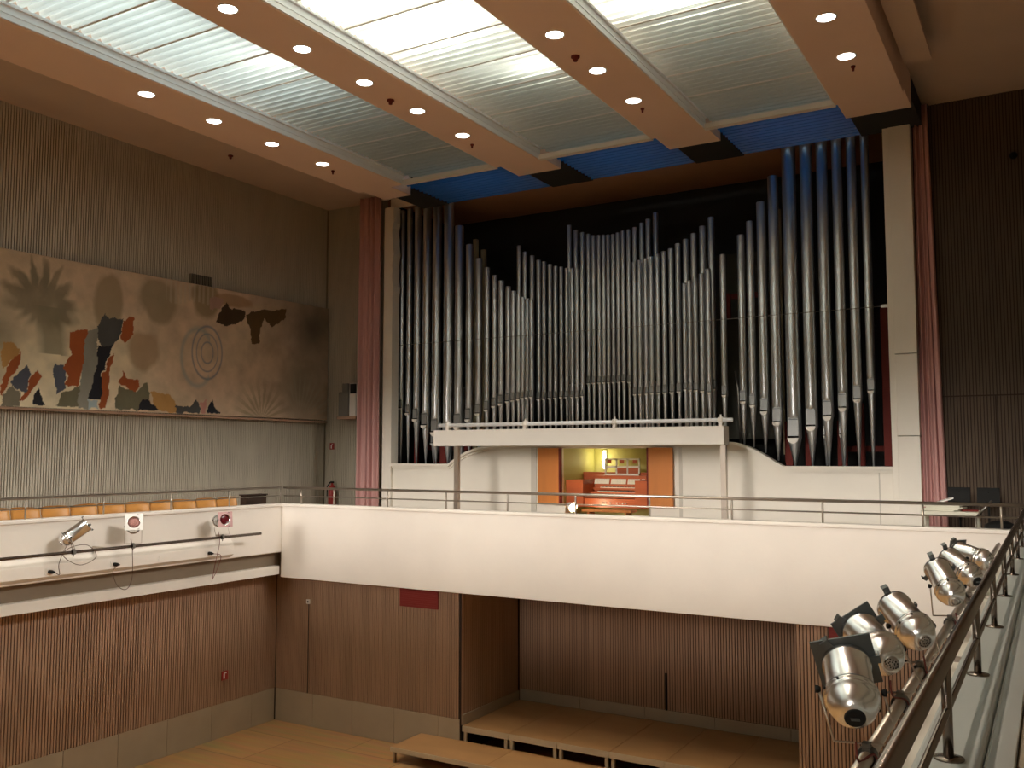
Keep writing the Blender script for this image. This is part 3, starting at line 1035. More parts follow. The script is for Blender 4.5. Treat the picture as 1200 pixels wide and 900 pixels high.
# white boxed beam on two posts in front of the organ, with a lighting tube on top
bb = thing('boxed_beam', 'long white boxed beam on two slim posts in front of the organ console', 'beam', (-7.5, 14.85, ZG))
m = MB()
m.box(-10.47, -4.66, 14.8, 15.08, 0.16, 0.47)
m.build('box', M['white_paint'], bb, bevel=0.01)
for x in (-9.98, -4.70):
    m = MB()
    m.box(x - 0.045, x + 0.045, 14.86, 14.95, ZG, 0.16)
    m.build('post', M['steel'], bb)
m = MB()
m.cyl((-10.36, 14.84, 0.565), (-4.52, 14.84, 0.565), 0.035)
tb = m.build('top_tube', M['white_trim'], bb)
for x in (-10.15, -8.42, -6.62, -4.72):
    m = MB()
    m.box(x - 0.03, x + 0.03, 14.80, 14.88, 0.47, 0.55)
    m.lathe((x - 0.04, 14.84, 0.565), (1, 0, 0), [(0.055, 0), (0.055, 0.08)], 12)
    m.box(x - 0.012, x + 0.012, 14.83, 14.85, 0.60, 0.66)
    m.build('bracket', M['white_paint'], bb)

# curtains
def curtain(name, label, x0, x1, xb0, xb1, y, z0, z1, folds):
    m = MB()
    n, k = 90, 14
    for s in (0, 1):
        pass
    vs, fs = [], []
    for j in range(k + 1):
        v = j / k
        z = z0 + (z1 - z0) * v
        a, b = xb0 + (x0 - xb0) * v, xb1 + (x1 - xb1) * v
        for i in range(n + 1):
            u = i / n
            ph = 2 * math.pi * folds * u
            yy = y + 0.05 * math.sin(ph + 0.5 * math.sin(3 * v)) + 0.02 * math.sin(2.3 * ph + 1.0)
            vs.append((a + (b - a) * u + 0.012 * math.cos(ph), yy, z))
    for j in range(k):
        for i in range(n):
            q = j * (n + 1) + i
            fs.append((q, q + 1, q + n + 2, q + n + 1))
    m.add(vs, fs, 0, True)
    o = m.build(name, M['curtain'])
    s = o.modifiers.new('thickness', 'SOLIDIFY')
    s.thickness = 0.006
    tag(o, label, 'curtain', 'stage curtains')


curtain('stage_curtain', 'narrow gathered rose-pink curtain left of the organ', -13.49, -12.86, -13.52, -12.85, 16.08, ZG + 0.02, 5.80, 4.5)
curtain('stage_curtain', 'shaded rose-pink curtain right of the organ behind the cream column', -1.84, -1.62, -1.88, -1.50, 16.36, ZG + 0.02, 5.80, 3)

# ------------------------------------------------------------------ upper walls
MURAL_PATCHES = [
    ('ochre', [(8.62,1.83),(8.82,1.83),(8.93,1.75),(8.88,1.61),(8.77,1.5),(8.69,1.4),(8.64,1.36)]),
    ('rust', [(8.95,1.72),(8.96,1.62),(8.89,1.41),(8.81,1.24),(8.72,1.04),(8.66,0.88),(8.65,1.1),(8.73,1.43)]),
    ('blue', [(9.07,1.51),(9.15,1.33),(9.06,1.03),(8.88,1.1),(8.8,1.14),(8.89,1.31)]),
    ('greyo', [(8.82,1.11),(8.99,1.04),(8.96,0.79),(8.73,0.8),(8.66,0.78),(8.66,0.91)]),
    ('rust', [(9.25,1.39),(9.32,1.28),(9.16,1.07),(9.03,0.86),(8.96,0.87),(9.09,1.11),(9.15,1.3)]),
    ('black', [(9.3,1.13),(9.43,0.81),(9.2,0.81),(9.23,1.0)]),
    ('blue', [(9.54,1.55),(9.75,1.55),(9.78,1.17),(9.66,1.06),(9.61,1.01),(9.55,1.33)]),
    ('rust', [(9.8,2.13),(10.14,2.21),(10.16,2.08),(10.1,1.83),(10.07,1.54),(9.99,1.2),(9.78,1.19),(9.81,1.35),(9.73,1.48),(9.85,1.73),(9.81,1.94)]),
    ('olive', [(9.7,1.06),(10.03,1.22),(10.02,0.82),(9.62,0.8)]),
    ('grey', [(10.15,2.19),(10.35,2.25),(10.38,1.64),(10.33,1.35),(10.2,0.81),(10.01,0.8),(10.04,1.33),(10.1,1.83)]),
    ('slate', [(10.47,2.51),(10.57,2.47),(10.86,2.5),(10.83,2.23),(10.71,1.96),(10.47,1.92),(10.35,2.07),(10.34,2.28)]),
    ('rust', [(10.87,2.47),(11.12,2.55),(11.04,2.14),(10.92,2.05),(10.82,2.12)]),
    ('black', [(10.38,1.93),(10.71,1.96),(10.56,1.66),(10.47,1.43),(10.46,0.97),(10.23,0.99),(10.28,1.24),(10.37,1.53)]),
    ('rust', [(10.62,1.77),(10.71,1.83),(10.61,1.44),(10.62,1.08),(10.55,0.83),(10.45,0.82),(10.47,1.36)]),
    ('lblue', [(10.21,0.97),(10.41,0.96),(10.41,0.82),(10.2,0.82)]),
    ('rust', [(10.88,1.52),(10.99,1.4),(11.24,1.36),(11.25,1.27),(11.08,1.07),(10.99,1.25),(10.82,1.28)]),
    ('olive', [(10.82,1.26),(11.04,1.18),(11.17,1.15),(11.42,1.37),(11.51,1.17),(11.47,1.06),(11.26,0.82),(10.78,0.82),(10.77,1.02)]),
    ('black', [(11.45,1.09),(11.52,0.95),(11.73,0.9),(11.71,0.82),(11.26,0.81),(11.3,0.95)]),
    ('ochre', [(11.51,1.19),(11.92,1.16),(12.01,1.08),(12.02,0.81),(11.73,0.82),(11.57,0.95)]),
    ('ochre', [(11.8,1.17),(11.97,1.13),(12.13,0.92),(12.11,0.8),(11.82,0.81)]),
    ('slate', [(12.06,0.92),(12.45,0.94),(12.6,1.12),(12.7,0.95),(12.68,0.82),(12.11,0.8)]),
    ('pink', [(12.7,1.02),(12.85,1.12),(12.84,0.83),(12.73,0.83)]),
    ('black', [(12.98,1.11),(13.04,0.96),(13.22,0.86),(13.21,0.82),(12.86,0.83),(12.9,0.99)]),
    ('dkbrown', [(13.08,2.81),(13.28,3.14),(13.41,3.04),(13.85,3.03),(13.76,2.82),(13.56,2.72),(13.27,2.65),(13.06,2.68)]),
    ('brown', [(13.85,2.95),(14.16,3.07),(15.02,3.25),(15.02,3.02),(14.59,2.79),(14.37,2.94),(14.3,2.81),(14.23,2.37),(14.02,2.35),(13.96,2.69),(13.88,2.8)]),
    ('pinkl', [(12.88,3.19),(13.21,3.2),(13.17,3.01),(12.86,2.93)]),
]
MX = -14.66
mcol = {'ochre': (0.42, 0.23, 0.075), 'rust': (0.30, 0.075, 0.018), 'blue': (0.075, 0.085, 0.115), 'greyo': (0.18, 0.16, 0.115), 'black': (0.012, 0.012, 0.018),
        'olive': (0.13, 0.12, 0.075), 'grey': (0.24, 0.235, 0.20), 'slate': (0.065, 0.065, 0.062), 'lblue': (0.34, 0.42, 0.46), 'pink': (0.46, 0.22, 0.18),
        'dkbrown': (0.055, 0.03, 0.012), 'brown': (0.10, 0.055, 0.018), 'pinkl': (0.38, 0.23, 0.18)}


def vnoise(u, v, seed):
    r = np.random.RandomState(seed)
    g = r.rand(64, 64)
    iu, iv = np.floor(u).astype(int), np.floor(v).astype(int)
    fu, fv = u - iu, v - iv
    fu, fv = fu * fu * (3 - 2 * fu), fv * fv * (3 - 2 * fv)
    a, b = g[iu % 64, iv % 64], g[(iu + 1) % 64, iv % 64]
    c, d = g[iu % 64, (iv + 1) % 64], g[(iu + 1) % 64, (iv + 1) % 64]
    return (a * (1 - fu) + b * fu) * (1 - fv) + (c * (1 - fu) + d * fu) * fv


def fbm(u, v, seed):
    return sum(vnoise(u * 2 ** k, v * 2 ** k, seed + k) / 2 ** (k + 1) for k in range(4)) / 0.9375


def painted_hanging():
    y0, y1 = 5.2, 16.42
    ny, nz = 860, 200
    Y = np.linspace(y0, y1, ny)
    zb = 0.775 + (0.80 - 0.775) * (Y - y0) / (y1 - y0)
    zt = 3.33 + 0.10 * np.clip((Y - 8) / 8.4, 0, 1)
    S = np.linspace(0, 1, nz)
    YY, SS = np.meshgrid(Y, S)
    ZZ = zb[None, :] + (zt - zb)[None, :] * SS
    base = np.zeros(YY.shape + (3,))
    f1, f2 = fbm(YY * 1.1 + 5, ZZ * 1.3 + 5, 3), fbm(YY * 3 + 9, ZZ * 2 + 3, 11)
    pale, warm, green = np.array((0.56, 0.50, 0.36)), np.array((0.40, 0.29, 0.205)), np.array((0.30, 0.27, 0.17))
    t = np.clip((f1 - 0.32) * 2.6, 0, 1)[..., None]
    base[:] = warm * (1 - t) + green * t * 0.25 + warm * t * 0.75
    low = (np.exp(-((YY - 9.6) / 1.6) ** 2) * np.clip(1.5 - np.abs(ZZ - 1.3), 0, 1) * 0.9)[..., None]
    base = base * (1 - low) + pale * low
    base *= 1.3 * (0.72 + 0.56 * fbm(YY * 4 + 2, ZZ * 4, 41))[..., None]

    def blend(mask, col, amt):
        nonlocal base
        w = np.clip(mask * amt, 0, 1)[..., None]
        base = base * (1 - w) + np.array(col) * w
    # branching tree form, upper left
    ty, tz = 9.25, 2.55
    an = np.arctan2(ZZ - tz, YY - ty)
    rr = np.hypot(YY - ty, (ZZ - tz) * 1.05)
    fing = 0.62 + (0.05 + 0.15 * np.clip(np.sin(an), 0, 1)) * np.sin(an * 14 + f2 * 7 + 4 * f1) + 0.5 * (f1 - 0.5)
    blend(np.clip((fing - rr) * 5, 0, 1) * np.clip((ZZ - tz + 0.55) * 4, 0, 1) * (0.6 + 0.8 * f2), (0.150, 0.130, 0.085), 0.75)
    blend(np.clip((0.26 + 0.1 * f2 - np.abs(YY - 9.45 - (2.2 - ZZ) * 0.15)) * 6, 0, 1) * (ZZ > 1.7) * (ZZ < 2.5), (0.19, 0.17, 0.11), 0.75)
    blend(np.exp(-((YY - 8.5) / 0.5) ** 2 - ((ZZ - 1.95) / 0.45) ** 2), (0.20, 0.18, 0.12), 0.7)
    # rounded brown forms along the top
    for (cy, cz, ry, rz, c) in ((10.55, 2.75, 0.32, 0.55, (0.25, 0.19, 0.11)), (11.6, 2.95, 0.48, 0.45, (0.23, 0.18, 0.11)), (12.75, 3.1, 0.36, 0.42, (0.19, 0.14, 0.065)), (11.35, 1.95, 0.4, 0.4, (0.33, 0.22, 0.13)), (13.5, 3.2, 0.5, 0.14, (0.30, 0.18, 0.09))):
        d = np.hypot((YY - cy) / ry, (ZZ - cz) / rz) + (f2 - 0.5) * 0.5
        blend(np.clip((1.05 - d) * 4, 0, 1), c, 0.75)
    blend((np.sin(YY * 55) > 0.2) * (YY > 11.8) * (YY < 13.0) * (ZZ > 2.8 + 0.3 * f2), (0.44, 0.37, 0.28), 0.5)
    # blue spiral
    cy, cz = 12.82, 2.03
    d = np.hypot((YY - cy) / 0.40, (ZZ - cz) / 0.56)
    an = np.arctan2((ZZ - cz) / 0.56, (YY - cy) / 0.40)
    for r0, w0 in ((0.95, 0.07), (0.68, 0.045), (0.38, 0.05)):
        blend(np.clip(1 - np.abs(d - r0 - 0.05 * np.sin(an + 1)) / w0, 0, 1), (0.13, 0.16, 0.21), 0.85)
    blend(np.clip(1 - np.abs(np.hypot((YY - 12.6) / 0.42, (ZZ - 1.93) / 0.6) - 0.95) / 0.14, 0, 1) * (YY < 12.9), (0.22, 0.27, 0.27), 0.6)
    # darker right-hand end, fern and fan strokes
    an = np.arctan2(ZZ - 0.75, YY - 14.35)
    rr = np.hypot(YY - 14.35, ZZ - 0.75)
    blend((np.sin(an * 22 + 3 * f1) > 0.1) * np.clip((0.95 - rr) * 2, 0, 1), (0.17, 0.15, 0.07), 0.45)
    blend(np.clip((YY - 13.9) / 1.6, 0, 1) * (0.4 + 0.9 * f1), (0.14, 0.115, 0.080), 0.65)
    an = np.arctan2(ZZ - 0.7, YY - 15.5)
    rr = np.hypot(YY - 15.5, ZZ - 0.7)
    blend((np.sin(an * 36 + 2 * f1) > 0.3) * np.clip((1.25 - rr) * 3, 0, 1) * (YY > 15.2), (0.30, 0.27, 0.20), 0.45)
    blend(np.exp(-((YY - 15.9) / 0.5) ** 2 - ((ZZ - 2.9) / 0.45) ** 2), (0.05, 0.04, 0.03), 0.7)
    # torn-edged patches
    wy = YY + (fbm(YY * 9, ZZ * 9, 21) - 0.5) * 0.10
    wz = ZZ + (fbm(YY * 9 + 7, ZZ * 9, 31) - 0.5) * 0.10
    for cname, poly in MURAL_PATCHES:
        ins = np.zeros(YY.shape, bool)
        n = len(poly)
        for i in range(n):
            (ya, za), (yb, zb2) = poly[i], poly[(i + 1) % n]
            if za == zb2:
                continue
            c = ((za > wz) != (zb2 > wz)) & (wy < (yb - ya) * (wz - za) / (zb2 - za) + ya)
            ins ^= c
        k = np.array(mcol[cname]) * (0.75 + 0.5 * f2[ins])[:, None]
        base[ins] = k
    base = np.clip(base * 1.15, 0.004, 1)
    # mesh: front grid plus a box behind for thickness
    mb = MB()
    n0 = ny * nz
    front = np.stack([np.full(n0, MX), YY.ravel(), ZZ.ravel()], 1)
    i, j = np.meshgrid(np.arange(nz - 1), np.arange(ny - 1), indexing='ij')
    q = (i * ny + j).ravel()
    faces = np.stack([q, q + 1, q + ny + 1, q + ny], 1)
    me = bpy.data.meshes.new('painted_hanging')
    org = np.array([MX, (y0 + y1) / 2, zb[0]])
    # rim vertices
    rim = []
    rimf = []
    loop = [0, ny - 1, n0 - 1, n0 - ny]
    allv = front - org
    back = allv[loop] + np.array([-0.06, 0, 0])
    allv = np.vstack([allv, back])
    edges_idx = [[k for k in range(0, ny)], [k * ny + ny - 1 for k in range(nz)], [n0 - 1 - k for k in range(ny)], [n0 - ny - k * ny for k in range(nz)]]
    fl = [tuple(int(x) for x in f) for f in faces]
    for e, lp in enumerate(edges_idx):
        fl.append(tuple(lp) + (n0 + (e + 1) % 4, n0 + e))
    me.from_pydata([tuple(p) for p in allv.tolist()], [], fl)
    ca = me.color_attributes.new('paint', 'FLOAT_COLOR', 'POINT')
    cols = np.ones((len(allv), 4), np.float32)
    cols[:n0, :3] = base.reshape(-1, 3)
    cols[n0:, :3] = (0.16, 0.12, 0.08)
    ca.data.foreach_set('color', cols.ravel())
    mt = mat('mural_paint', (0.4, 0.3, 0.2), 0.9, bump=(25, 0.2))
    at = mt.node_tree.nodes.new('ShaderNodeAttribute')
    at.attribute_name = 'paint'
    mt.node_tree.links.new(at.outputs['Color'], mt.node_tree.nodes['Principled BSDF'].inputs['Base Color'])
    me.materials.append(mt)
    me.update()
    root = bpy.data.objects.new('painted_wall_hanging', me)
    root.location = tuple(org)
    C.objects.link(root)
    WORLD_LOC[root.name] = tuple(org)
    tag(root, 'long abstract painted wall hanging with torn rust, black and grey shapes', 'wall hanging')
    m = MB()
    m.box(MX - 0.08, MX + 0.012, y0, y1, 0.735, 0.775)
    m.build('bottom_batten', M['slat_low'], root)


painted_hanging()
m = MB()
m.box(-14.77, -14.70, 12.42, 12.95, 3.40, 3.60, 0)
for k in range(14):
    m.box(-14.70, -14.69, 12.43 + k * 0.038, 12.445 + k * 0.038, 3.40, 3.60, 1)
tag(m.build('wall_grille', [M['groove_up'], M['black']]), 'small dark grille on the left wall above the painted hanging', 'vent')

# loudspeaker on its shelf beside the left curtain
sp = thing('loudspeaker', 'small grey loudspeaker on a wall shelf left of the pink curtain', 'loudspeaker', (-13.86, 16.4, 0.83))
m = MB()
m.box(-14.08, -13.80, 16.15, 16.42, 0.86, 1.42)
m.box(-14.02, -13.86, 16.2, 16.4, 1.42, 1.62)
m.build('cabinet', M['speaker'], sp, bevel=0.01)
m = MB()
m.box(-13.80, -13.62, 16.2, 16.4, 0.86, 1.62)
m.build('amplifier', M['white_paint'], sp, bevel=0.005)
m = MB()
m.box(-13.75, -13.60, 16.16, 16.2, 1.38, 1.60)
m.build('horn', M['black'], sp)
m = MB()
m.box(-14.1, -13.55, 16.12, 16.48, 0.80, 0.86)
m.build('shelf', M['slat_low'], sp)
m = MB()
m.box(-14.30, -14.12, 16.475, 16.485, 1.35, 1.55)
tag(m.build('cover_plate', M['slat_up']), 'small square cover plate on the end wall beside the loudspeaker', 'cover plate')

# extinguisher behind the end parapet
ex = thing('fire_extinguisher', 'red fire extinguisher against the end wall behind the railing', 'fire extinguisher', (-14.1, 16.3, ZG))
m = MB()
m.cyl((-14.42, 16.36, ZG), (-14.42, 16.36, -1.19), 0.03)
m.lathe((-14.42, 16.36, -1.2), (0, 0, 1), [(0.075, 0), (0.085, 0.02), (0.085, 0.42), (0.06, 0.48), (0.025, 0.50), (0.025, 0.54)], 18)
b = m.build('cylinder', M['sign_red'], ex)
m = MB()
m.box(-14.46, -14.38, 16.34, 16.38, -0.66, -0.62)
m.tube([(-14.46, 16.34, -0.64), (-14.54, 16.33, -0.74), (-14.54, 16.33, -1.0)], 0.014, 8)
m.build('valve', M['black'], ex)

# items on the organ gallery, right
kb = thing('white_table', 'low white table covered with papers behind the railing right of the organ', 'table', (-1.3, 14.6, ZG))
m = MB()
m.box(-1.68, -0.93, 14.35, 14.85, -0.86, -0.80)
m.build('tabletop', M['cloth'], kb, bevel=0.008)
for (x, y) in ((-1.66, 14.38), (-0.98, 14.38), (-1.66, 14.8), (-0.98, 14.8)):
    m = MB()
    m.box(x, x + 0.04, y, y + 0.04, ZG, -0.86)
    m.build('leg', M['cloth'], kb)
ks = thing('paper_stack', 'heap of white papers on the white table', 'papers', (-1.4, 14.6, -0.8))
m = MB()
for k in range(6):
    a = 0.12 * (k - 3)
    m.obox((-1.42 + 0.03 * (k % 3), 14.6, -0.79 + 0.018 * k), (0.24 * math.cos(a), 0.24 * math.sin(a), 0), (-0.15 * math.sin(a), 0.15 * math.cos(a), 0), (0, 0, 0.008))
m.build('sheets', M['cloth'], ks)
m = MB()
m.obox((-1.38, 14.62, -0.655), (0.10, 0.02, 0.035), (-0.02, 0.10, 0), (0, 0, 0.01))
m.build('crumpled_sheet', M['white'], ks)
m = MB()
m.obox((-1.06, 14.5, -0.785), (0.10, 0.02, 0), (-0.02, 0.06, 0), (0, 0, 0.012))
tag(m.build('red_book', M['red_wood'], bevel=0.003), 'small dark red book lying on the white table', 'book')
for (x, label) in ((-1.25, 'black music stand behind the white table'), (-0.86, 'black music stand right of the white table')):
    t = thing('music_stand', label, 'music stand', (x, 15.3, ZG))
    m = MB()
    m.obox((x, 15.3, -0.60), (0.15, 0, 0), (0, 0.04, 0.11), (0, 0.006, -0.002))
    m.build('desk', M['black'], t)
    m = MB()
    m.cyl((x, 15.32, ZG + 0.2), (x, 15.32, -0.55), 0.014)
    m.build('pole', M['black'], t)
    m = MB()
    for k in range(3):
        a = 2 * math.pi * k / 3
        m.tube([(x, 15.32, ZG + 0.22), (x + 0.17 * math.cos(a), 15.32 + 0.17 * math.sin(a), ZG + 0.01)], 0.010)
    m.build('tripod', M['black'], t)
m = MB()
m.tube([(-0.96, 14.2, -0.86), (-0.76, 14.2, -0.63)], 0.014)
m.tube([(-0.96, 14.2, -0.86), (-0.98, 14.22, ZG)], 0.012)
tag(m.build('microphone_boom', M['alu_dark']), 'slim pale boom slanting up behind the railing at the right', 'microphone stand')
m = MB()
m.lathe((-0.66, 14.0, -1.2), (0, 0, 1), [(0.16, 0), (0.20, 0.1), (0.19, 0.26), (0.10, 0.31), (0, 0.32)], 20)
m.cyl((-0.66, 14.0, ZG), (-0.66, 14.0, -1.2), 0.03)
tag(m.build('drum_stool', M['black']), 'round black stool top just above the parapet at the right', 'stool')
m = MB()
m.lathe((-0.38, 16.48, 4.75), (0, -1, 0), [(0.05, 0), (0.06, 0.05), (0.03, 0.09), (0, 0.1)], 14)
tag(m.build('wall_sensor', M['black']), 'small black sensor high on the end wall right of the organ', 'sensor')

# ------------------------------------------------------------------ gallery seats on the left
m = MB()
def seat_shell(y0, y1, tilt):
    mb = MB()
    n, k = 10, 6
    vs, fs = [], []
    for s in (0, 1):
        for j in range(k + 1):
            v = j / k
            for i in range(n + 1):
                u = i / n
                y = y0 + 0.01 + (y1 - y0 - 0.02) * u
                bow = 0.045 * (1 - (2 * u - 1) ** 2)
                x = -13.66 - 0.10 * v - bow + s * 0.014
                z = -1.20 + (0.385 + tilt * (u - 0.5)) * v - 0.02 * v * (2 * u - 1) ** 4
                vs.append((x, y, z))
    N = (n + 1) * (k + 1)
    for s in (0, 1):
        for j in range(k):
            for i in range(n):
                q = s * N + j * (n + 1) + i
                f = (q, q + 1, q + n + 2, q + n + 1)
                fs.append(f if s else tuple(reversed(f)))
    for i in range(n):
        fs.append((k * (n + 1) + i, k * (n + 1) + i + 1, N + k * (n + 1) + i + 1, N + k * (n + 1) + i))
        fs.append((i, N + i, N + i + 1, i + 1))
    for j in range(k):
        a, b = j * (n + 1), (j + 1) * (n + 1)
        fs.append((a, b, N + b, N + a))
        fs.append((a + n, N + a + n, N + b + n, b + n))
    mb.add(vs, fs, 0, True)
    return mb


ys = [7.31, 7.83, 8.32, 8.81, 9.31, 9.80, 10.33, 10.83, 11.32, 11.84, 12.32]
for k in range(len(ys) - 1, -1, -1):
    y0, y1 = ys[k], (ys + [12.84])[k + 1]
    j = len(ys) - 1 - k
    t = thing('gallery_chair', 'orange wooden chair back behind the left parapet, %s from the dark case' % (ORD[j] if j else 'nearest'), 'chair',
              (-13.6, (y0 + y1) / 2, ZG), 'wooden chairs on the left gallery')
    seat_shell(y0, y1, 0.03 * math.sin(k * 2.1)).build('backrest', M['chair_wood'], t)
    m = MB()
    m.box(-13.66, -13.22, y0 + 0.02, y1 - 0.02, -1.22, -1.195)
    m.build('seat', M['chair_wood'], t, bevel=0.008)
    for yy in (y0 + 0.06, y1 - 0.06):
        m = MB()
        m.tube([(-13.25, yy, ZG), (-13.27, yy, -1.22)], 0.012)
        m.tube([(-13.72, yy, ZG), (-13.66, yy, -1.22), (-13.72, yy, -1.0)], 0.012)
        m.build('leg_frame', M['steel'], t)
m = MB()
m.box(-13.70, -13.55, 12.90, 13.44, -1.3, -0.80, 0)
m.box(-13.72, -13.53, 12.88, 13.46, -0.80, -0.78, 0)
m.box(-13.68, -13.64, 12.94, 12.98, ZG, -1.3, 0)
m.box(-13.68, -13.64, 13.36, 13.40, ZG, -1.3, 0)
tag(m.build('dark_case', M['groove']), 'dark brown stand at the end of the row of wooden chairs', 'stand')

# ------------------------------------------------------------------ railings
def railing(name, label, p0, p1, posts, zt=-0.63, zm=-0.785, r=0.022, flange=False, matn='steel'):
    p0, p1 = Vector(p0), Vector(p1)
    t = thing(name, label, 'railing', tuple((p0 + p1) / 2), 'gallery railings')
    m = MB()
    m.cyl((p0.x, p0.y, zt), (p1.x, p1.y, zt), r, seg=16)
    m.build('top_rail', M[matn], t)
    m = MB()
    m.cyl((p0.x, p0.y, zm), (p1.x, p1.y, zm), r * 0.5, seg=10)
    m.build('mid_rail', M[matn], t)
    for (x, y) in posts:
        m = MB()
        m.cyl((x, y, ZP), (x, y, zt), r * 0.68, seg=12)
        p = m.build('post', M[matn], t)
        if flange:
            m = MB()
            m.lathe((x, y, ZP), (0, 0, 1), [(0.045, 0), (0.045, 0.006), (0.02, 0.010)], 18)
            m.build('flange', M[matn], p)


railing('gallery_railing', 'long steel railing on the white end parapet below the organ', (-12.72, 13.08, ZP), (-0.34, 13.08, ZP),
        [(x, 13.08) for x in (-12.28, -11.48, -10.24, -8.98, -7.76, -6.52, -5.28, -4.02, -2.76, -1.5, -0.6)])
railing('gallery_railing', 'steel railing on the left parapet in front of the wooden chairs', (-12.8, YB + 0.5, ZP), (-12.8, 13.06, ZP),
        [(-12.8, 13.06 - 1.27 * k) for k in range(8)], r=0.019)
railing('gallery_railing', 'dark metal railing close by on the ledge at the right', (-0.315, -2.0, ZP), (-0.315, 13.02, ZP),
        [(-0.315, 3.18 + 1.255 * k) for k in range(-1, 8)], r=0.023, flange=True, matn='dark_steel')

# ------------------------------------------------------------------ spotlights
def par_can(c, d, base, label, group, frame=None, gel=None, vent='grille', r=0.09, L=0.33, yoke=None, clamp_z=None, metal='alu', roll=0.0, fsz=1.28):
    """c centre, d aiming direction, base = clamp point on the lighting pipe"""
    c, d, base = Vector(c), Vector(d).normalized(), Vector(base)
    t = thing('par_spotlight', label, 'spotlight', tuple(base), group)
    side = d.cross(Vector((0, 0, 1))).normalized()
    up = side.cross(d).normalized()
    if roll:
        s2 = side * math.cos(roll) + up * math.sin(roll)
        up = side.cross(d) * math.cos(roll) - side * math.sin(roll)
        fs_, fu = s2, up
    else:
        fs_, fu = side, up
    o = c - d * (L / 2)
    # barrel
    m = MB()
    m.lathe(o, d, [(r * 0.97, 0.115), (r * 0.92, 0.13), (r * 0.92, L - 0.03), (r * 0.97, L - 0.025), (r * 0.97, L), (r * 0.88, L), (r * 0.86, 0.13)], 40, cap=False)
    m.build('barrel', M[metal], t)
    # rear housing: two raised bands and a dome
    m = MB()
    m.lathe(o, d, [(0.0, 0.0), (0.36 * r, 0.002), (0.60 * r, 0.012), (0.82 * r, 0.036), (0.95 * r, 0.065), (0.985 * r, 0.082), (1.05 * r, 0.084), (1.05 * r, 0.088), (r, 0.09), (r, 0.104), (1.06 * r, 0.106), (1.06 * r, 0.111), (1.0 * r, 0.113), (0.97 * r, 0.115)], 40)
    rear = m.build('rear_housing', M[metal], t)
    m = MB()
    if vent == 'open':
        m.lathe(o - d * 0.001, d, [(0.0, -0.003), (0.36 * r, -0.002), (0.40 * r, 0.0), (0.40 * r, 0.02)], 24)
        m.build('rear_opening', M['slot'], rear)
        m = MB()
        m.obox(o - d * 0.006, side * r * 0.16, up * r * 0.05, d * 0.004)
        m.build('terminal', M['grey_metal'], rear)
    else:
        m.lathe(o - d * 0.002, d, [(0.0, -0.004), (0.33 * r, -0.003), (0.36 * r, 0.0), (0.36 * r, 0.01)], 24)
        v = m.build('vent_disc', M['alu_dark'] if vent == 'grille' else M[metal], rear)
        m = MB()
        for k in range(14):
            a = 2 * math.pi * k / 14
            p = o - d * 0.006 + (side * math.cos(a) + up * math.sin(a)) * r * 0.27
            m.lathe(p, d, [(r * 0.035, -0.001), (r * 0.035, 0.002)], 8)
        for k in range(7):
            a = 2 * math.pi * k / 7
            p = o - d * 0.006 + (side * math.cos(a) + up * math.sin(a)) * r * 0.13
            m.lathe(p, d, [(r * 0.032, -0.001), (r * 0.032, 0.002)], 8)
        m.build('vent_holes', M['slot'], v)
    m = MB()
    for (ra, ta) in ((1.012, 0.0865), (1.068, 0.1085)):
        m.lathe(o, d, [(ra * r, ta + 0.003), (ra * r, ta + 0.0055)], 40, cap=False)
    m.lathe(o, d, [(0.985 * r, 0.117), (0.985 * r, 0.121)], 40, cap=False)
    m.build('band_groove', M['grey_metal'], rear)
    # screws around the band
    m = MB()
    for k in range(8):
        a = 2 * math.pi * k / 8 + 0.3
        p = o + d * 0.097 + (side * math.cos(a) + up * math.sin(a)) * r * 1.0
        nrm = (side * math.cos(a) + up * math.sin(a))
        m.lathe(p, nrm, [(0.005, 0), (0.005, 0.005)], 8)
    m.build('screws', M['black'], t)
    # front gel frame holders
    f = o + d * L
    for k in range(3):
        m = MB()
        a = math.pi / 2 + 2 * math.pi * k / 3 + 0.5
        q = fs_ * math.cos(a) + fu * math.sin(a)
        tq = d.cross(q)
        m.obox(f + q * (r + 0.012), q * 0.018, tq * 0.016, d * 0.003)
        m.obox(f + q * (r + 0.028) + d * 0.012, q * 0.003, tq * 0.016, d * 0.014)
        m.build('frame_clip', M['grey_metal'] if frame != 'white' else M['alu_dark'], t)
    if frame:
        fm = {'dark': 'grey_metal', 'white': 'white', 'pink': 'pink_frame'}[frame]
        s = r * fsz
        hole = r * 0.92
        n = 32
        vs, fs2 = [], []
        for dz in (0.006, 0.012):
            for k in range(n):
                a = 2 * math.pi * k / n
                ca, sa = math.cos(a), math.sin(a)
                q = s / max(abs(ca), abs(sa))
                vs.append(f + d * dz + fs_ * ca * q + fu * sa * q)
                vs.append(f + d * dz + fs_ * ca * hole + fu * sa * hole)
        for b0 in (0, 2 * n):
            for k in range(n):
                k2 = (k + 1) % n
                fs2.append((b0 + 2 * k, b0 + 2 * k2, b0 + 2 * k2 + 1, b0 + 2 * k + 1))
        for k in range(n):
            k2 = (k + 1) % n
            fs2.append((2 * k, 2 * k2, 2 * n + 2 * k2, 2 * n + 2 * k))
            fs2.append((2 * k + 1, 2 * k2 + 1, 2 * n + 2 * k2 + 1, 2 * n + 2 * k + 1))
        m = MB()
        m.add(vs, fs2)
        g = m.build('gel_frame', M[fm], t)
    if gel:
        m = MB()
        m.lathe(f - d * 0.012, d, [(0.0, 0.004), (r * 0.5, 0.003), (r * 0.87, -0.004), (r * 0.87, -0.012)], 28)
        m.build('lens', M[gel], t)
    # yoke: flat strap from both sides of the body down to the pipe
    hs = Vector((side.x, side.y, 0)).normalized()
    piv = o + d * 0.14
    wv = r * 1.22
    zb = base.z + 0.045
